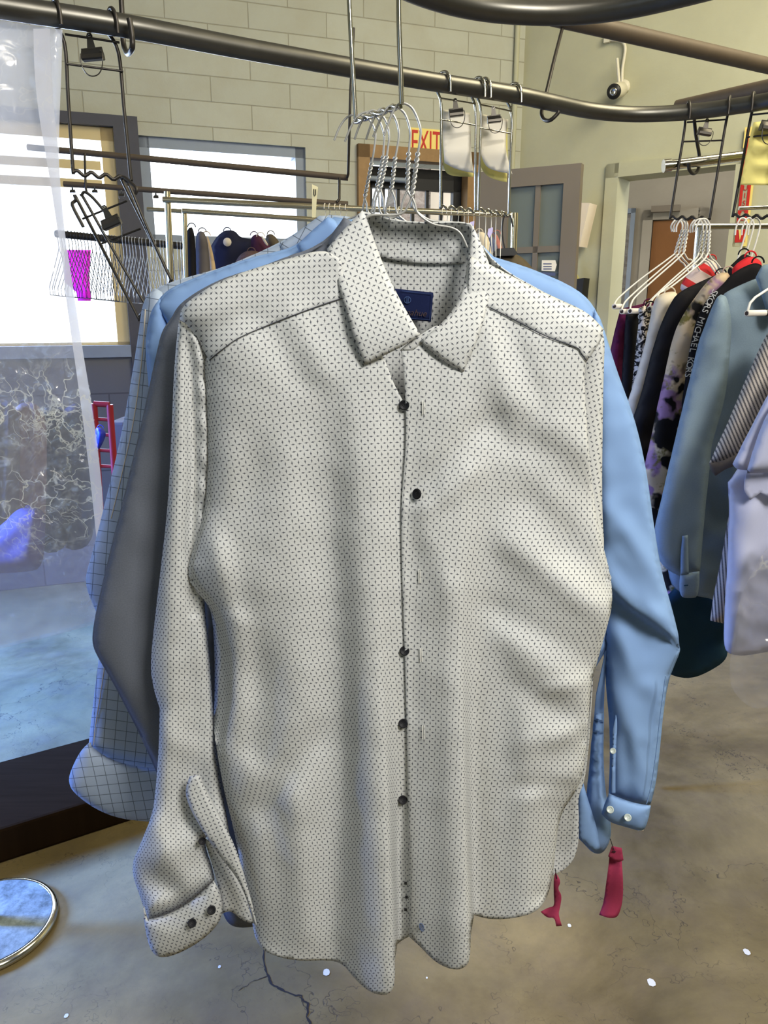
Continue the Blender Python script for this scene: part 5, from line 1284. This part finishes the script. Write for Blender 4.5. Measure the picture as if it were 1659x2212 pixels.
TH = [('leftmost', [(1452, 500), (1450, 488), (1458, 476), (1468, 475), (1474, 484)], (1474, 496), (1458, 548), [(1437, 564), (1380, 606), (1340, 640), (1330, 652), (1327, 660)], ((1327, 662), (1342, 662)), [(1470, 564), (1480, 574), (1503, 615)]),
      ('second from left', [(1456, 501), (1456, 488), (1464, 476), (1474, 475), (1480, 484)], (1480, 496), (1467, 548), [(1450, 563), (1400, 606), (1357, 645), (1346, 660), (1343, 670)], ((1343, 673), (1360, 673)), [(1478, 562), (1487, 572), (1513, 608)]),
      ('third from left', [(1461, 501), (1462, 488), (1470, 476), (1479, 475), (1485, 484)], (1485, 496), (1477, 546), [(1460, 563), (1412, 605), (1374, 640), (1364, 655), (1361, 668)], ((1361, 672), (1384, 672)), [(1486, 560), (1496, 564), (1526, 604)]),
      ('fourth from left', [(1491, 503), (1492, 488), (1500, 476), (1512, 475), (1518, 486)], (1518, 498), (1510, 546), [(1500, 562), (1450, 606), (1402, 652), (1386, 670), (1383, 678)], ((1383, 684), (1410, 682)), [(1520, 562), (1530, 568), (1556, 604)]),
      ('fifth from left', [(1496, 502), (1498, 488), (1506, 475), (1519, 474), (1526, 486)], (1526, 498), (1519, 546), [(1508, 562), (1460, 604), (1418, 638), (1407, 652), (1404, 662)], ((1403, 667), (1428, 663)), [(1528, 560), (1536, 566), (1560, 600)]),
      ('rightmost', [(1502, 501), (1505, 488), (1514, 474), (1526, 474), (1533, 486)], (1533, 498), (1530, 546), [(1518, 564), (1480, 596), (1446, 622), (1426, 632), (1420, 640)], None, [(1538, 560), (1546, 566), (1566, 592)])]
for i, (w_, hkx, ta, tb, le, tu, ri) in enumerate(TH):
    trouser_hanger('white coated trouser hanger, %s on the dark wire frame at right' % w_, hkx, ta, tb, le, tu, ri, YE + .045 - .018 * i)
for i, x in enumerate((1586, 1600, 1614)):
    b = MB(); b.tube([at(a, c, YF - .004) for a, c in spline([(x + 2, 508), (x + 4, 492), (x + 12, 474), (x + 22, 472), (x + 28, 486), (x + 20, 520), (x + 12, 545), (x + 6, 566)], 6)], .0021, 7); o = b.build('coated_hook', M['wire_white']); tag(o, 'white hanger hook, %s of three before the red and cream sign' % ('leftmost', 'middle', 'rightmost')[i], 'hook', 'white hooks on the right edge frame')
R = []
mk = lambda *a, **k: R.append(garment(*a, **k))
mk('skirt', 'maroon skirt, leftmost garment hanging under the white hangers', 'skirt', [(1340, 668, 1), (1400, 654, 1), (1424, 656, 1), (1424, 690), (1384, 700), (1376, 850), (1360, 1000), (1300, 1000), (1312, 800), (1326, 720)], 1.92, M['maroon'], .03, 12, fn=lambda x, y: .012 * np.sin((x - 1320) / 7.))
mk('skirt', 'black skirt between the maroon and the patterned skirt', 'skirt', [(1352, 680, 1), (1380, 676, 1), (1380, 760), (1372, 900), (1366, 1040), (1330, 1040), (1340, 860)], 1.86, M['black_cloth'], .02, 12)
mk('skirt', 'black and white patterned skirt gathered under a card tube', 'skirt', [(1382, 682, 1), (1378, 664), (1404, 660), (1410, 690, 1), (1408, 760), (1394, 850), (1380, 960), (1350, 1000), (1366, 820)], 1.80, M['animal'], .02, 9, fn=lambda x, y: .006 * np.sin((x - 1320) / 5.))
mk('blouse', 'cream blouse with a slanting sleeve left of the black jacket', 'blouse', [(1412, 650), (1422, 638), (1446, 630), (1466, 632), (1462, 700), (1430, 760), (1404, 850), (1384, 950), (1366, 940), (1346, 900), (1362, 850), (1384, 780), (1400, 715)], 1.77, M['cream'], .025, 10)
mk('shirt', 'red, white and teal striped shirt shoulder among the white hangers', 'shirt', [(1468, 632), (1472, 610), (1490, 588), (1536, 558), (1546, 566), (1552, 590), (1530, 640)], 2.02, M['striped'], .02, 8, rot=28)
mk('jacket', 'black jacket with a long slanting sleeve left of the floral blouse', 'jacket', [(1446, 660), (1464, 632), (1520, 606), (1556, 590), (1580, 592), (1570, 700), (1500, 900), (1440, 1200), (1400, 1240), (1362, 1150), (1352, 1000), (1358, 930), (1386, 852), (1408, 760), (1428, 700)], 1.71, M['black_cloth'], .03, 14)
mk('blouse', 'black blouse printed with lilac and cream flowers', 'blouse', [(1572, 586), (1578, 602), (1560, 650), (1530, 760), (1500, 900), (1510, 1100), (1550, 1338), (1500, 1336), (1446, 1318), (1410, 1180), (1380, 1050), (1404, 962), (1420, 880), (1440, 792), (1454, 726), (1476, 680), (1510, 630), (1540, 596)], 1.63, M['floral'], .03, 14)
kors = sheet('jacket', [(1560, 616), (1580, 592), (1610, 574), (1636, 566), (1652, 580), (1650, 640), (1600, 800), (1560, 1000), (1500, 1000), (1468, 900), (1480, 820), (1488, 760), (1500, 704), (1514, 668), (1532, 640)], lambda x, y, e: 1.565 - .006 * puff(e, 14), M['black_cloth'], None, 12, back=.02)
tag(kors, 'black jacket with white capital lettering running down its front edge', 'jacket'); R.append(kors)
c = at(1637, 568, 1.565); b = MB(); b.tube([c + Vector((.012 * math.cos(t), 0, .012 * math.sin(t))) for t in [PI * i / 8 for i in range(9)]], .0016, 5); child(b.build('hanging_loop', M['black_cloth']), kors)
P = spline([(1548, 622), (1534, 648), (1520, 678), (1511, 700), (1505, 720), (1499, 744), (1494, 766), (1487, 800), (1480, 850)], 30)
S = [0.0]
for a, c in zip(P, P[1:]): S.append(S[-1] + (c - a).length)
b = MB(); k = 0; pos = 3.0
for c in 'SKORS MICHAEL KORS':
    wch = {'I': 7, ' ': 9, 'M': 15}.get(c, 11.6)
    while k < len(S) - 2 and S[k] < pos + wch / 2: k += 1
    if c != ' ' and k < len(S) - 2:
        p0 = P[k]; t_ = (P[k + 1] - P[k]).normalized()
        o_ = at(p0[0], p0[1], 1.556); ux = (at(p0[0] + t_[0] * 5, p0[1] + t_[1] * 5, 1.556) - o_).normalized()
        V, Fs = text_geo(c, .0172, o_, ux, ux.cross(Vector((0, 1, 0))), .0005); b.add(V, Fs)
    pos += wch
child(b.build('lettering', M['letters']), kors)
mk('jacket', 'black garment peeking above the red one at the right', 'jacket', [(1568, 584), (1590, 562), (1606, 547), (1618, 552), (1640, 562), (1600, 590), (1584, 640), (1572, 640)], 1.72, M['black_cloth'], .01, 8)
mk('blouse', 'red blouse shoulder above the lettered black jacket', 'blouse', [(1580, 590), (1584, 576), (1604, 560), (1620, 553), (1636, 558), (1647, 570), (1640, 590), (1620, 640), (1590, 640)], 1.62, M['red_cloth'], .015, 8)
DN = M['denim']
dn = thing('denim_shirt', 'pale blue denim shirt with a buttonholed cuff at right', 'shirt', at(1560, 1300, 1.48)); R.append(dn)
sheet('body', [(1556, 640), (1580, 624), (1640, 598), (1700, 580), (1720, 800), (1720, 1200), (1600, 1320), (1545, 1300), (1530, 1290), (1470, 1284), (1440, 1250), (1440, 1100), (1500, 900), (1540, 720)],
      lambda x, y, e: 1.485 - .02 * puff(e, 50) + wob(x, y, 60, .01, 3), DN, dn, 16, back=.03)
sheet('sleeve', [(1550, 640), (1562, 634), (1572, 650), (1580, 700), (1576, 760), (1566, 860), (1545, 930), (1536, 960), (1531, 1020), (1522, 1100), (1513, 1210), (1511, 1238, 1), (1470, 1244, 1), (1440, 1230), (1418, 1200), (1412, 1150), (1428, 1085), (1453, 975), (1478, 870), (1498, 790), (1510, 738), (1524, 702), (1538, 666)],
      lambda x, y, e: 1.45 - .028 * puff(e, 40) + ridge(x, y, [(700, 1530), (1000, 1500), (1200, 1480)], [(640, 0), (900, .006), (1200, .004)], 18, 18) + wob(x, y, 50, .003, 6), DN, dn, 11, back=.02)
cu = sheet('cuff', [(1470, 1240, 1), (1511, 1234, 1), (1511, 1260), (1507, 1288), (1500, 1292), (1476, 1292), (1469, 1284), (1467, 1262)], lambda x, y, e: 1.418 - .006 * puff(e, 20), DN, dn, 7, thick=.003)
b = MB(); b.tube([at(1478, 1265, 1.409), at(1486, 1264, 1.409)], .0012, 6); b.build('buttonhole', M['teal'], cu)
sheet('sleeve_placket', [(1474, 1158, 1), (1486, 1156, 1), (1488, 1240, 1), (1470, 1243, 1), (1470, 1200)], lambda x, y, e: 1.416 - .004 * puff(e, 8), DN, dn, 6, thick=.002)
sheet('collar', [(1632, 600, 1), (1640, 584), (1648, 570), (1700, 568), (1705, 640), (1680, 700), (1659, 690), (1646, 640)], lambda x, y, e: 1.44 - .01 * puff(e, 20), DN, dn, 8, thick=.003)
mk('dress', 'long dark teal dress whose hem reaches lowest at right', 'dress', [(1528, 960), (1560, 900), (1620, 900), (1640, 1200), (1580, 1300), (1572, 1400), (1568, 1426), (1532, 1450), (1492, 1466), (1452, 1460), (1415, 1436), (1400, 1380), (1430, 1290), (1500, 1240), (1520, 1100)], 1.535, M['teal'], .012, 14, back=.010, fn=lambda x, y: .006 * np.sin((x - 1400) / 22.))
KN = M['knit']
kn = thing('knit_top', 'grey and white ribbed knit top with a short sleeve at right', 'top', at(1600, 1340, 1.36)); R.append(kn)
sheet('body', [(1660, 700), (1740, 700), (1740, 1340), (1600, 1346), (1562, 1346, 1), (1534, 1340, 1), (1540, 1290), (1560, 1200), (1572, 1120), (1600, 1000), (1640, 850)], lambda x, y, e: 1.375 - .015 * puff(e, 30), KN, kn, 14, rot=-10, back=.02)
sheet('sleeve', [(1690, 680), (1660, 716), (1636, 764), (1600, 848), (1570, 920), (1542, 980), (1532, 1002, 1), (1560, 996), (1592, 982, 1), (1624, 920), (1700, 800)], lambda x, y, e: 1.335 - .022 * puff(e, 34), KN, kn, 9, rot=-28, back=.02)
sheet('sleeve_hem', [(1532, 1001, 1), (1560, 996), (1593, 981, 1), (1588, 1006, 1), (1566, 1014), (1546, 1028, 1), (1536, 1018)], lambda x, y, e: 1.318 - .004 * puff(e, 14), M['coat'], kn, 7, rot=30)
LV = M['lavender']
lv = thing('polo_shirt', 'pale lavender short sleeved shirt hanging nearest at the right edge', 'shirt', at(1620, 1410, 1.25)); R.append(lv)
sheet('body', [(1700, 760), (1780, 800), (1780, 1400), (1660, 1406), (1604, 1417), (1572, 1412), (1563, 1392), (1565, 1330), (1570, 1250), (1574, 1150), (1575, 1090), (1572, 1042, 1), (1592, 1018), (1640, 940)],
      lambda x, y, e: 1.26 - .02 * puff(e, 40) - ridge(x, y, [(1000, 1640), (1200, 1612), (1400, 1580)], [(1000, 0), (1100, .012), (1420, .02)], 26, 16) - crease(x, y, (1575, 1042), (1660, 1010), 12, .01) + wob(x, y, 60, .004, 2), LV, lv, 11, back=.03)
sheet('sleeve', [(1700, 800), (1660, 850), (1640, 890), (1616, 938), (1583, 1002, 1), (1590, 1012), (1615, 1016, 1), (1636, 960), (1680, 860)], lambda x, y, e: 1.225 - .016 * puff(e, 26), LV, lv, 8, back=.015)
sheet('sleeve', [(1720, 800), (1690, 850), (1659, 892), (1638, 940), (1613, 1022, 1), (1640, 1020), (1700, 1016, 1)], lambda x, y, e: 1.20 - .018 * puff(e, 26), LV, lv, 8, back=.015)
sheet('sleeve_lining', [(1613, 1020, 1), (1605, 1058), (1621, 1080, 1), (1643, 1064, 1), (1690, 1090), (1690, 1015, 1)], lambda x, y, e: 1.218 + 0 * x, LV, lv, 8)
o = thing('trouser_hanger', 'white hanger with a card tube nearest the right edge', 'hanger', at(1630, 677, 1.3))
b = MB(); b.tube([at(x, y, 1.3 + d) for x, y, d in [(1720, 590, .1), (1690, 605, .06), (1660, 624, .02), (1632, 642, 0), (1620, 655, -.01), (1615, 672, -.01)]], .0022, 7); b.build('shoulder_wire', M['wire_white'], o)
p, q = at(1613, 677, 1.29), at(1652, 676, 1.31)
b = MB(); b.lathe([(.0034, .0), (.0050, .0), (.0050, (q - p).length)], p, 16, 0, (q - p)); tb_ = b.build('card_tube', M['tube_card'], o)
b = MB(); b.lathe([(.0034, -.0002), (0, .004)], p, 12, 0, (q - p)); b.build('tube_bore', M['tube_dark'], tb_)
b = MB(); p2 = at(1664, 676, 1.32); b.lathe([(.0048, 0), (.0056, .002), (.0056, .02)], q, 14, 0, (p2 - q)); b.build('tube_end', M['black_plastic'], tb_)
o = sheet('hanging_cover', [(1780, 1120), (1690, 1150), (1650, 1190), (1622, 1240), (1596, 1300), (1584, 1370), (1574, 1450), (1580, 1490), (1612, 1524), (1640, 1534), (1780, 1500)], lambda x, y, e: 1.17 + wob(x, y, 30, .01, 3), M['film_thin'], None, 12, thick=0)
tag(o, 'thin clear plastic cover hanging over the lavender shirt at lower right', 'cover')

for sh, (lx, ly, lY), mt in ((dn, (1690, 590, 1.49), DN), (kn, (1720, 700, 1.38), KN), (lv, (1740, 770, 1.27), LV)):
    c = at(lx, ly, lY); b = MB(); b.tube([c + Vector((.014 * math.cos(t), 0, .014 * math.sin(t))) for t in [PI * i / 8 for i in range(9)]], .0018, 5); b.build('hanging_loop', mt, sh)
# ------------------------------------------------------------------ clear plastic bag at left
pl = thing('plastic_bag', 'tall clear crinkled plastic garment bag hanging at the left edge', 'bag', at(80, 1380, 1.33))
BG = [(-260, -12, 1), (-100, 22), (0, 45), (122, 62, 1), (135, 64, 1), (133, 150), (129, 240), (127, 330), (130, 420), (140, 520), (152, 600), (166, 690), (180, 765), (196, 850), (210, 950), (222, 1060), (226, 1150), (223, 1250), (214, 1346, 1), (190, 1352), (120, 1372), (60, 1386), (0, 1402), (-260, 1440, 1)]
def crinkle(x, y, a, seed):
    n1 = np.array([noise.ridged_multi_fractal(Vector((p / 70, q / 45, seed)), .9, 2.1, 4, .8, 1.6) for p, q in zip(x, y)])
    m = np.exp(-((y - 880) / 190.) ** 2) * (x < 160) + .8 * np.exp(-((x - 125) / 34.) ** 2 - ((y - 1120) / 150.) ** 2) + .12
    return a * n1 * m
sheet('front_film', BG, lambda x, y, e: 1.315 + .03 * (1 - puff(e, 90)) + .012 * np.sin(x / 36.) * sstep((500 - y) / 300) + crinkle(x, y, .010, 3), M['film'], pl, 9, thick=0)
sheet('back_film', [(p[0] - (6 if p[0] > 0 else 0), p[1] - 6, 1) for p in BG], lambda x, y, e: 1.40 + crinkle(x, y, .008, 8), M['film_thin'], pl, 14, thick=0)
sheet('side_fold', [(124, 300), (132, 420), (142, 520), (158, 620), (176, 740), (194, 850), (210, 960), (222, 1070), (224, 1160), (216, 1250), (212, 1200), (200, 1080), (186, 960), (170, 840), (156, 740), (142, 640), (134, 560), (122, 480), (110, 400), (98, 330), (84, 250), (74, 160), (72, 62, 1), (108, 62, 1), (112, 180), (118, 250)], lambda x, y, e: 1.30 + .004 * np.sin(y / 30.), M['film_edge'], pl, 9, thick=0)

# ------------------------------------------------------------------ floor things at left
a0, a1, b0, b1 = atz(-420, 1782, 0), atz(560, 1666, 0), atz(-420, 2032, 0), atz(560, 1652, 0)
p = atz(0, 1866, .0); q = atz(292, 1770, .0); d = (q - p).normalized(); n = Vector((-d.y, d.x, 0))
pt_ = atz(0, 1645, .10)
w_ = (pt_ - p).dot(n)
b = MB(); Rm = Matrix((d, n, Vector((0, 0, 1)))).transposed(); c = p - d * .68 + n * (w_ / 2) + Vector((0, 0, .05))
b.box(c, (2.2, w_, .10), Rm, 0, .008); o = b.build('wooden_platform', M['dark_wood']); tag(o, 'low dark brown wooden platform lying across the floor at left', 'platform')
cb_ = atz(-24, 1988, .02)
ba = thing('stand_base', 'round brushed metal stand base on the floor at lower left', 'stand', (cb_.x, cb_.y, 0))
st_ = NT('brushed_base'); f_ = st_.rng(st_.noise(st_.obj(), 26, 6, .75), .35, .65); mt = st_.done(st_.bsdf(st_.mix(f_, srgb(96, 100, 92), srgb(150, 156, 146)), .8, .0, None, .05))
b = MB(); b.lathe([(.0, .020), (.138, .018), (.1385, .018)], (cb_.x, cb_.y, 0), 64); b.build('top_plate', mt, ba)
b = MB(); b.lathe([(.134, 0), (.149, .001), (.152, .006), (.150, .013), (.144, .018), (.137, .0188), (.136, .016)], (cb_.x, cb_.y, 0), 64, 0, None, False); b.build('chrome_rim', M['chrome'], ba)
b = MB(); b.tube([Vector((cb_.x, cb_.y, .018)), Vector((cb_.x, cb_.y, 1.1))], .016, 16); b.build('pole', M['chrome'], ba)
# cart and clothes seen through the bag and beside it
ct = thing('utility_cart', 'red metal cart frame standing below the wide window', 'cart', at(226, 1090, 3.0))
for (x0, y0, x1, y1) in [(203, 872, 203, 1080), (237, 874, 247, 1080)]:
    b = MB(); p, q = at(x0, y0, 2.95), at(x1, y1, 2.95); b.tube([p, Vector((q.x, q.y, .0))], .013, 10); b.build('upright', M['red_metal'], ct)
for y in (872, 905, 938, 972, 1006): 
    b = MB(); b.tube([at(203, y, 2.95), at(236 + (y - 872) * .05, y + 2, 2.95)], .011 if y == 872 else .007, 8); b.build('rung', M['red_metal'], ct)
o = garment('blue_bag', 'bright blue bag on the red cart', 'bag', [(205, 925), (216, 922), (230, 934), (224, 952), (216, 968), (206, 974)], 2.85, M['blue_bag'], .04, 6)
b = MB(); p = at(268, 905, 3.25); b.box((p.x, p.y, p.z / 2), (.07, .2, p.z), None, 0, .01); o = b.build('storage_box', M['coat']); tag(o, 'tall grey storage box right of the red cart', 'box')
o = garment('cloth_pile', 'crumpled violet cloth heap seen through the plastic bag', 'cloth', [(-80, 1180), (0, 1140), (36, 1100), (60, 1096), (96, 1100), (98, 1150), (92, 1225), (60, 1236), (-80, 1240)], 2.9, M['violet'], .08, 12)
cw = [(-70, 872, 'dusk', 'brown-grey coat at the left border behind the plastic bag'), (0, 862, 'coat', 'grey coat left of centre behind the plastic bag'), (58, 868, 'dusk', 'brown-grey coat in the middle behind the plastic bag'), (112, 878, 'black_cloth', 'black coat behind the right half of the plastic bag'), (164, 872, 'navy', 'navy coat just left of the red cart behind the plastic bag')]
for i, (x, y, mt, lb) in enumerate(cw):
    garment('coat', lb, 'coat', [(x - 8, y), (x + 10, y), (x + 34, y + 16), (x + 44, y + 60), (x + 42, y + 200), (x + 38, y + 310), (x - 34, y + 320), (x - 40, y + 200), (x - 44, y + 60), (x - 32, y + 18)], 3.05 + .04 * i, M[mt], .03, 12, fn=lambda x, y: .010 * np.sin(x / 4.5 + y / 90.), back=.02)
# added slab: shade on the wall under the wide window put in as grey
gw = NT('shaded_block_tone'); u = gw.uv(); bt = gw.n('TexBrick'); gw.set(bt.inputs[0], u); bt.inputs['Scale'].default_value = 1; bt.inputs['Mortar Size'].default_value = .004; bt.inputs['Brick Width'].default_value = .4; bt.inputs['Row Height'].default_value = .2
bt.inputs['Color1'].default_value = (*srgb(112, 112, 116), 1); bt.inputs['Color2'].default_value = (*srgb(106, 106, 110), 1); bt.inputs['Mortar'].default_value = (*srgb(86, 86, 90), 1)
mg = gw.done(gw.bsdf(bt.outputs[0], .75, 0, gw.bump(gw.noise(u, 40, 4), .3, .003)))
b = MB(); BW.slab(b, w1l, w2l, 0, w1b - .045, -.012, -.001); structure('shade_slab', b, mg, 'added grey slab giving the shade on the blocks below the wide window')
# ------------------------------------------------------------------ light
wd = bpy.data.worlds.new('world'); SC.world = wd; wd.use_nodes = True
bg = wd.node_tree.nodes['Background']; bg.inputs[0].default_value = (.86, .93, 1, 1); bg.inputs[1].default_value = 3.0
def area(name, loc, target, sx, sy, power, col):
    l = bpy.data.lights.new(name, 'AREA'); l.shape = 'RECTANGLE'; l.size = sx; l.size_y = sy; l.energy = power; l.color = col
    o = bpy.data.objects.new(name, l); COL.objects.link(o); o.location = loc
    o.rotation_euler = (Vector(target) - Vector(loc)).to_track_quat('-Z', 'Y').to_euler(); return o
c1 = BW.pt((w1l + w1r) / 2, (w1b + w1t) / 2, .5)
area('window_light_wide', c1, c1 - BW.n * 2 - Vector((0, 0, 1.5)), 2.0, 1.2, 130, (.50, .68, 1.0))
area('cool_fill_left', (-2.3, -1.3, 1.9), (0, .9, 1.0), 1.0, 1.2, 7, (.42, .62, 1.0))  # added fill lamp to blue the shaded side of the shirts
p_ = SW.pt(SW.hit(930, 420)[0], 2.2, -.7); area('yard_fill', p_, SW.pt(SW.hit(930, 420)[0] + .2, 1.5, 0),   .8, .8, 12, (1, .97, .94))  # added fill lamp to brighten the stone wall outside
c2 = BW.pt((w2l + w2r) / 2, (w2b + w2t) / 2, .5)
area('window_light_high', c2, c2 - BW.n * 2 - Vector((0, 0, .6)), 1.2, .8, 30, (.75, .87, 1.0))
area('ceiling_light_front', (1.15, -.75, 2.8), (.15, .9, 1.1), .7, .7, 66, (1.0, .965, .90))
area('ceiling_light_middle', (.3, -.5, 3.4), (.1, .9, 1.0), 1.0, .6, 12, (1.0, .95, .86))
el = area('added_blue_light', (LE.x - .5, 1.95, 1.9), (-1.65, 2.6, .0), 1.2, 1.2, 330, (.09, .27, 1.0)); el.data.spread = math.radians(52)  # added lamp beyond the unseen left door, to blue the floor
area('ceiling_light_side', (2.0, 1.7, CEIL - .3), (1.6, 2.6, 1.6), 1.4, 1.4, 92, (1.0, .92, .68))
area('office_light', RW.pt((o_l + o_r) / 2, 2.6, .6), RW.pt((o_l + o_r) / 2, 1, 1.2), .5, .5, 6, (1.0, .92, .8))
sl_ = bpy.data.lights.new('spot_lamp', 'SPOT'); sl_.energy = 200; sl_.color = (1.0, .86, .58); sl_.spot_size = math.radians(14); sl_.spot_blend = 1.0; sl_.shadow_soft_size = .05
so_ = bpy.data.objects.new('spot_lamp', sl_); COL.objects.link(so_); so_.location = (.55, 1.9, 3.4); so_.rotation_euler = (atz(1060, 2075, 0) - so_.location).to_track_quat('-Z', 'Y').to_euler()
SC.view_settings.view_transform = 'Standard'
SC.view_settings.look = 'None'
SC.view_settings.exposure = 0.12
SC.view_settings.gamma = 0.92
SC.cycles.max_bounces = 10; SC.cycles.transparent_max_bounces = 24
SC.cycles.use_denoising = True
SC.cycles.sample_clamp_indirect = 8
